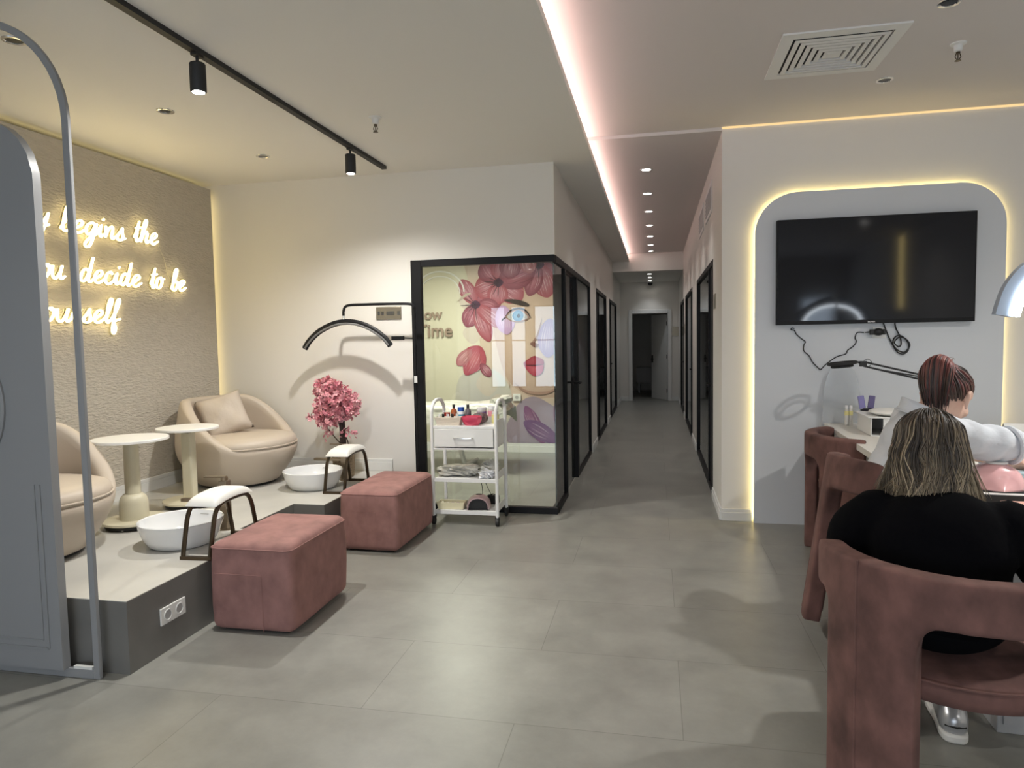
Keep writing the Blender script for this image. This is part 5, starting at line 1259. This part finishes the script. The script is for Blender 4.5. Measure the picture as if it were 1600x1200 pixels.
for k in 'lr':
    a, t_ = J['a' + k], J['t' + k]; d = V((t_.x - a.x, t_.y - a.y, 0)).normalized(); hx = V((a.x, a.y, 0)) - d * .045
    b = MB(); R = frame_from(d)
    b.cap(hx + V((0, 0, .072)), hx + d * .05 + V((0, 0, .115)), .052, .050); b.cap(hx + V((0, 0, .058)), hx + d * .20 + V((0, 0, .055)), .052, .044); b.ell(hx + d * .215 + V((0, 0, .05)), (.052, .07, .036), R, 16, 10)
    o = mesh_obj('shoe', blob(b, .008, 4), silver, pa)
    b = MB(); pts = [(hx + d * (x * 1.05) + R @ V((w_, 0, 0))) for x, w_ in ((-.055, .0), (-.045, .036), (0, .05), (.1, .049), (.2, .058), (.26, .045), (.29, 0), (.26, -.045), (.2, -.058), (.1, -.049), (0, -.05), (-.045, -.036))]
    sm = catmull(pts, 3, True); b.prism([(p.x, p.y) for p in sm], 0, .034); b.build('sole', M['padw'], o, bevel=.008)
    b = MB(); b.tube([hx - d * .044 + R @ V((-.036, .01, .062)), hx - d * .056 + V((0, 0, .066)), hx - d * .044 + R @ V((.036, .01, .062))], .004, 6); b.build('heel_stripe', M['rubber'], o)
# blonde bob
hb = MB(); rn = random.Random(7)
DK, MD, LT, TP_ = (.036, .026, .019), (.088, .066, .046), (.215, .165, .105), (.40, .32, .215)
hc = c + H @ (V((0, -.012, .030)) * S)
def scalp(az, po, k=1.0):     # azimuth from the face, polar from the crown
    d = V((math.sin(po) * math.sin(az), math.sin(po) * math.cos(az), math.cos(po)))
    return hc + H @ V((d.x * .083 * S * k, d.y * .103 * S * k, d.z * .097 * S * k))
hb.col = DK
nu, nv = 40, 16
def under(i, j):
    az = math.radians(50 + 260 * i / (nu - 1))
    if j < nv: return scalp(az, math.radians(2 + 88 * j / (nv - 1)), 1.015)
    q_ = scalp(az, math.radians(90), 1.015); return V((q_.x, q_.y, lerp(q_.z, 1.02, (j - nv + 1) / 6)))
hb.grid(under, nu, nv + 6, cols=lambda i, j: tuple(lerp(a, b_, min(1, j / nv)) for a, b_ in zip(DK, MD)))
for q in range(150):       # locks: each a bundle of strands following one wavy guide
    az = math.radians(rn.uniform(54, 306)); k = rn.uniform(1.02, 1.09); back_ = abs(math.degrees(az) - 180) < 70
    z_end = rn.uniform(.955, 1.07) if back_ else rn.uniform(.93, 1.045)
    p0 = math.radians(rn.uniform(4, 34)); sw = math.radians(rn.uniform(-16, 16)); g = []
    for po in (p0, p0 + .45, 1.15, 1.6): g.append(scalp(az + sw * po * .6, po, 1.02 + (k - 1.02) * min(1, po / 1.3)))
    e = g[-1]; o_ = (e - hc); o_.z = 0; o_.normalize(); tg = V((-o_.y, o_.x, 0)); A = rn.choice((-1, 1)) * rn.uniform(.003, .020); fl = rn.uniform(.0, .03) + (-.012 if back_ else .030); dz = z_end - e.z; flick = rn.uniform(-.05, .05)
    g.append(e + o_ * (.012) + tg * A + V((0, 0, dz * .32))); g.append(e + o_ * (.008 + fl * .5) - tg * A * .7 + V((0, 0, dz * .66))); g.append(e + o_ * (fl + .005) + tg * (A * .4 + flick) + V((0, 0, dz)))
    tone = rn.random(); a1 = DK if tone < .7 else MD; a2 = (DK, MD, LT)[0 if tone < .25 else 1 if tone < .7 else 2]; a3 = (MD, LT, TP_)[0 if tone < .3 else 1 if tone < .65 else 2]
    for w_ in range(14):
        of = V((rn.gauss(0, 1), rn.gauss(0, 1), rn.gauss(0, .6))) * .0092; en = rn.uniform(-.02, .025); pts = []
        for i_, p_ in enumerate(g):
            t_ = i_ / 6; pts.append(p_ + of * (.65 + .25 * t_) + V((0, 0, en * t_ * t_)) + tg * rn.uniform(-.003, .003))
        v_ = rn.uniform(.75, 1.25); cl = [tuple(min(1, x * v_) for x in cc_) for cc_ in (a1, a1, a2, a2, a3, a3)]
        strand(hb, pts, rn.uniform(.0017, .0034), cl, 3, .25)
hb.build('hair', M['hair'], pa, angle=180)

# ---- person in the white coat
pb = thing('person', 'person with red brown ponytail in a white coat leaning over the desk', 'person', (0, 0, 0))
f = V((1, 0, 0)); hf = V((math.cos(math.radians(43)), math.sin(math.radians(43)), -.66)); H = frame_from(hf); c = V((1.350, 3.60, 1.288))
J = dict(fwd=f, neck=V((1.265, 3.60, 1.205)), chest=V((1.215, 3.60, 1.03)), belly=V((1.165, 3.61, .86)), pelvis=V((1.15, 3.62, .70)),
         sl=V((1.255, 3.80, 1.155)), sr=V((1.285, 3.405, 1.140)), el=V((1.47, 3.88, 1.0)), er=V((1.47, 3.365, 1.105)), wl=V((1.70, 3.74, .96)), wr=V((1.775, 3.44, 1.115)),
         hl=V((1.18, 3.73, .68)), hr=V((1.18, 3.53, .68)), kl=V((1.60, 3.80, .66)), kr=V((1.60, 3.57, .66)), al=V((1.52, 3.80, .11)), ar=V((1.50, 3.58, .11)), tl=V((1.68, 3.83, .036)), tr=V((1.67, 3.60, .036)))
mesh_obj('body', body(J, c, H, {'l': ((1, -.2, -.3), (.2, .1, 1)), 'r': ((1, .25, -.25), (.2, 0, 1))}), M['skin'], pb)
eyes(pb, c, H)
b = MB(); T = frame_from(f)
b.ell(J['chest'], (.195 * S, .138 * S, .19 * S), frame_from((1, 0, -.25)), 24, 16); b.ell(J['belly'], (.19 * S, .150 * S, .19 * S), T, 24, 16); b.ell(J['pelvis'] + V((-.01, 0, .0)), (.215 * S, .165 * S, .15 * S), T, 24, 16)
b.cap(J['neck'] - V((.03, 0, .09)), J['neck'] - V((.012, 0, .04)), .12 * S, .085 * S)
for s, k in ((1, 'l'), (-1, 'r')):
    b.cap(J['neck'] - V((.02, 0, .085)), J['s' + k] - V((0, 0, .01)), .078 * S, .078 * S)
    b.cap(J['s' + k], J['e' + k] + V((-.02, 0, -.006)), .076 * S, .070 * S); b.cap(J['e' + k] + V((-.02, 0, -.006)), lerp(J['e' + k], J['w' + k], .16) + V((0, 0, -.006)), .070 * S, .062 * S)
    b.cap(J['h' + k] + V((0, 0, .01)), lerp(J['h' + k], J['k' + k], .6), .105 * S, .095 * S)
me = blob(b, .010, 6)
for v in me.vertices:
    q = v.co; sl_ = sstep(1.25, 1.36, q.x) * sstep(3.5, 3.42, q.y); v.co += v.normal * (.0045 * math.sin(46 * q.x + 20 * q.z + 9 * q.y) * math.sin(21 * q.y - 15 * q.z + 8 * q.x) + sl_ * .007 * math.sin(62 * q.x - 34 * q.z + 2 * math.sin(30 * q.y)))
ct = mesh_obj('coat', me, M['coat'], pb)
b = MB()
def fn(i, j):
    a = math.radians(40 + 280 * i / 40); q = j / 6
    rr = lerp(.080, .105, q) * S; base = J['neck'] + V((-.012, 0, .005))
    up = lerp(.035, -.02, q) - (.02 * math.sin(PI * q))
    return base + V((-.03 * 0 + rr * math.cos(a) * 1.05, rr * math.sin(a), up - .045 * math.cos(a)))
b.grid(fn, 41, 7); o = b.build('collar', M['coat'], ct, angle=80); sd = o.modifiers.new('solid', 'SOLIDIFY'); sd.thickness = .006
b = MB(); e0 = lerp(J['er'], J['wr'], .17) + V((0, 0, -.012)); dd = (J['wr'] - J['er']).normalized(); Rr = frame_from(dd, (0, 0, 1))
b.tube([e0 + Rr @ V((.070 * S * math.cos(a), 0, .068 * S * math.sin(a))) for a in [2 * PI * q / 28 for q in range(28)]], .011, 8, closed=True); b.build('cuff', M['coat'], ct)
b = MB(); b.ell(J['pelvis'] + V((0, 0, -.01)), (.175 * S, .130 * S, .115 * S), T, 20, 14)
for k in 'lr': b.cap(J['h' + k], J['k' + k], .088 * S, .068 * S); b.cap(J['k' + k], J['a' + k] + V((0, 0, .02)), .067 * S, .05 * S)
mesh_obj('trousers', blob(b, .011, 5), mat('grey_trousers', (.20, .20, .21), .85), pb)
for k in 'lr':
    a, t_ = J['a' + k], J['t' + k]; d = V((t_.x - a.x, t_.y - a.y, 0)).normalized(); hx = V((a.x, a.y, 0)) - d * .04; R = frame_from(d)
    b = MB(); b.cap(hx + V((0, 0, .055)), hx + d * .20 + V((0, 0, .045)), .050, .042); b.cap(hx + V((0, 0, .06)), hx + d * .04 + V((0, 0, .11)), .050, .048); me = blob(b, .008, 4)
    for v in me.vertices: v.co.z = max(v.co.z, .001)
    mesh_obj('shoe', me, M['padw'], pb)
# red brown hair drawn up into a ponytail
hb = MB(); rn = random.Random(21)
BR, BR2, RD, RD2, PKH = (.028, .017, .016), (.075, .048, .035), (.16, .042, .038), (.26, .10, .075), (.36, .19, .19)
hc = c + H @ (V((0, -.015, .030)) * S)
nu, nv = 44, 16
def capf(i, j):
    az = math.radians(8 * 0 + 360 * i / nu); lim = lerp(134, 54, (.5 + .5 * math.cos(az)) ** 1.8)
    return scalp(az, math.radians(1 + lim * j / (nv - 1)), 1.03)
hb.grid(capf, nu, nv, closed_u=True, cols=lambda i, j: tuple(lerp(a, b_, (j / nv) ** 2 * .5) for a, b_ in zip(BR, BR2)))
tie = hc + H @ (V((.0, -.092, .070)) * S)
for q in range(520):
    az = math.radians(rn.uniform(0, 360)); lim = math.radians(lerp(135, 56, (.5 + .5 * math.cos(az)) ** 1.8)) * (rn.uniform(.5, 1.0) if q % 2 else rn.uniform(.94, 1.07))
    a0 = scalp(az, lim, 1.04); d0 = (tie - a0)
    mids = []
    for t in (.33, .66):
        p = a0 + d0 * t; o_ = p - hc; n_ = (H.transposed() @ o_); k = 1 / max(.2, math.sqrt((n_.x / (.083 * S)) ** 2 + (n_.y / (.103 * S)) ** 2 + (n_.z / (.097 * S)) ** 2))
        mids.append(hc + o_ * (k * rn.uniform(1.05, 1.13)))
    top = math.cos(az) > -.2 and lim < 1.4
    cols = [BR2, BR, BR] if rn.random() < .55 else ([BR2, RD, RD] if not top else [BR, RD2, PKH])
    strand(hb, [a0] + mids + [tie + H @ V((rn.uniform(-.02, .02), rn.uniform(-.02, .02), rn.uniform(-.01, .02)))], rn.uniform(.003, .006), cols, 3, .7)
wd = -hf.copy(); wd.z = 0; wd.normalize()
for q in range(520):
    s_ = max(-1, min(1, rn.gauss(0, .5))); g_ = rn.uniform(0, 1); rd_ = math.sqrt(max(0, 1 - s_ * s_))
    lat = H @ V((1, 0, 0)); up = V((0, 0, 1))
    p0 = tie + lat * (.03 * s_); l2 = .066 * s_
    p1 = tie + up * ((.010 + .026 * g_) * (.15 + rd_)) + lat * (.045 * s_) + wd * (.000 + .015 * g_)
    p2 = tie + up * ((.004 + .024 * g_) * rd_ - .02 * abs(s_)) + lat * l2 + wd * (.035 + .030 * g_)
    p3 = tie + up * (-.085) + lat * l2 * 1.0 + wd * (.045 + .04 * g_)
    p4 = tie + up * (-.195 - rn.uniform(-.05, .04)) + lat * l2 * .7 + wd * (.035 + .04 * g_)
    red = [RD, RD2, RD, BR2, BR] if rn.random() < .6 else ([RD2, PKH, RD2, RD, BR] if rn.random() < .4 else [BR2, RD, BR, BR, BR])
    strand(hb, [p0, p1, p2, p3, p4], rn.uniform(.0028, .0055), red, 4, .4)
for q in range(6):
    p = tie + (H @ V((1, 0, 0))) * rn.uniform(-.06, .06) + V((0, 0, .05)); strand(hb, [p - V((0, 0, .06)), p - V((0, 0, .025)), p + V((rn.uniform(.0, .05), rn.uniform(-.03, .03), rn.uniform(-.03, -.012)))], .002, [RD, RD2, BR2], 4, .3)
hb.build('hair', M['hair'], pb, angle=180)
o = MB().ell(tie + V((0, 0, .01)), (.032, .032, .02), H, 14, 8).build('hair_tie', M['rubber'], pb)
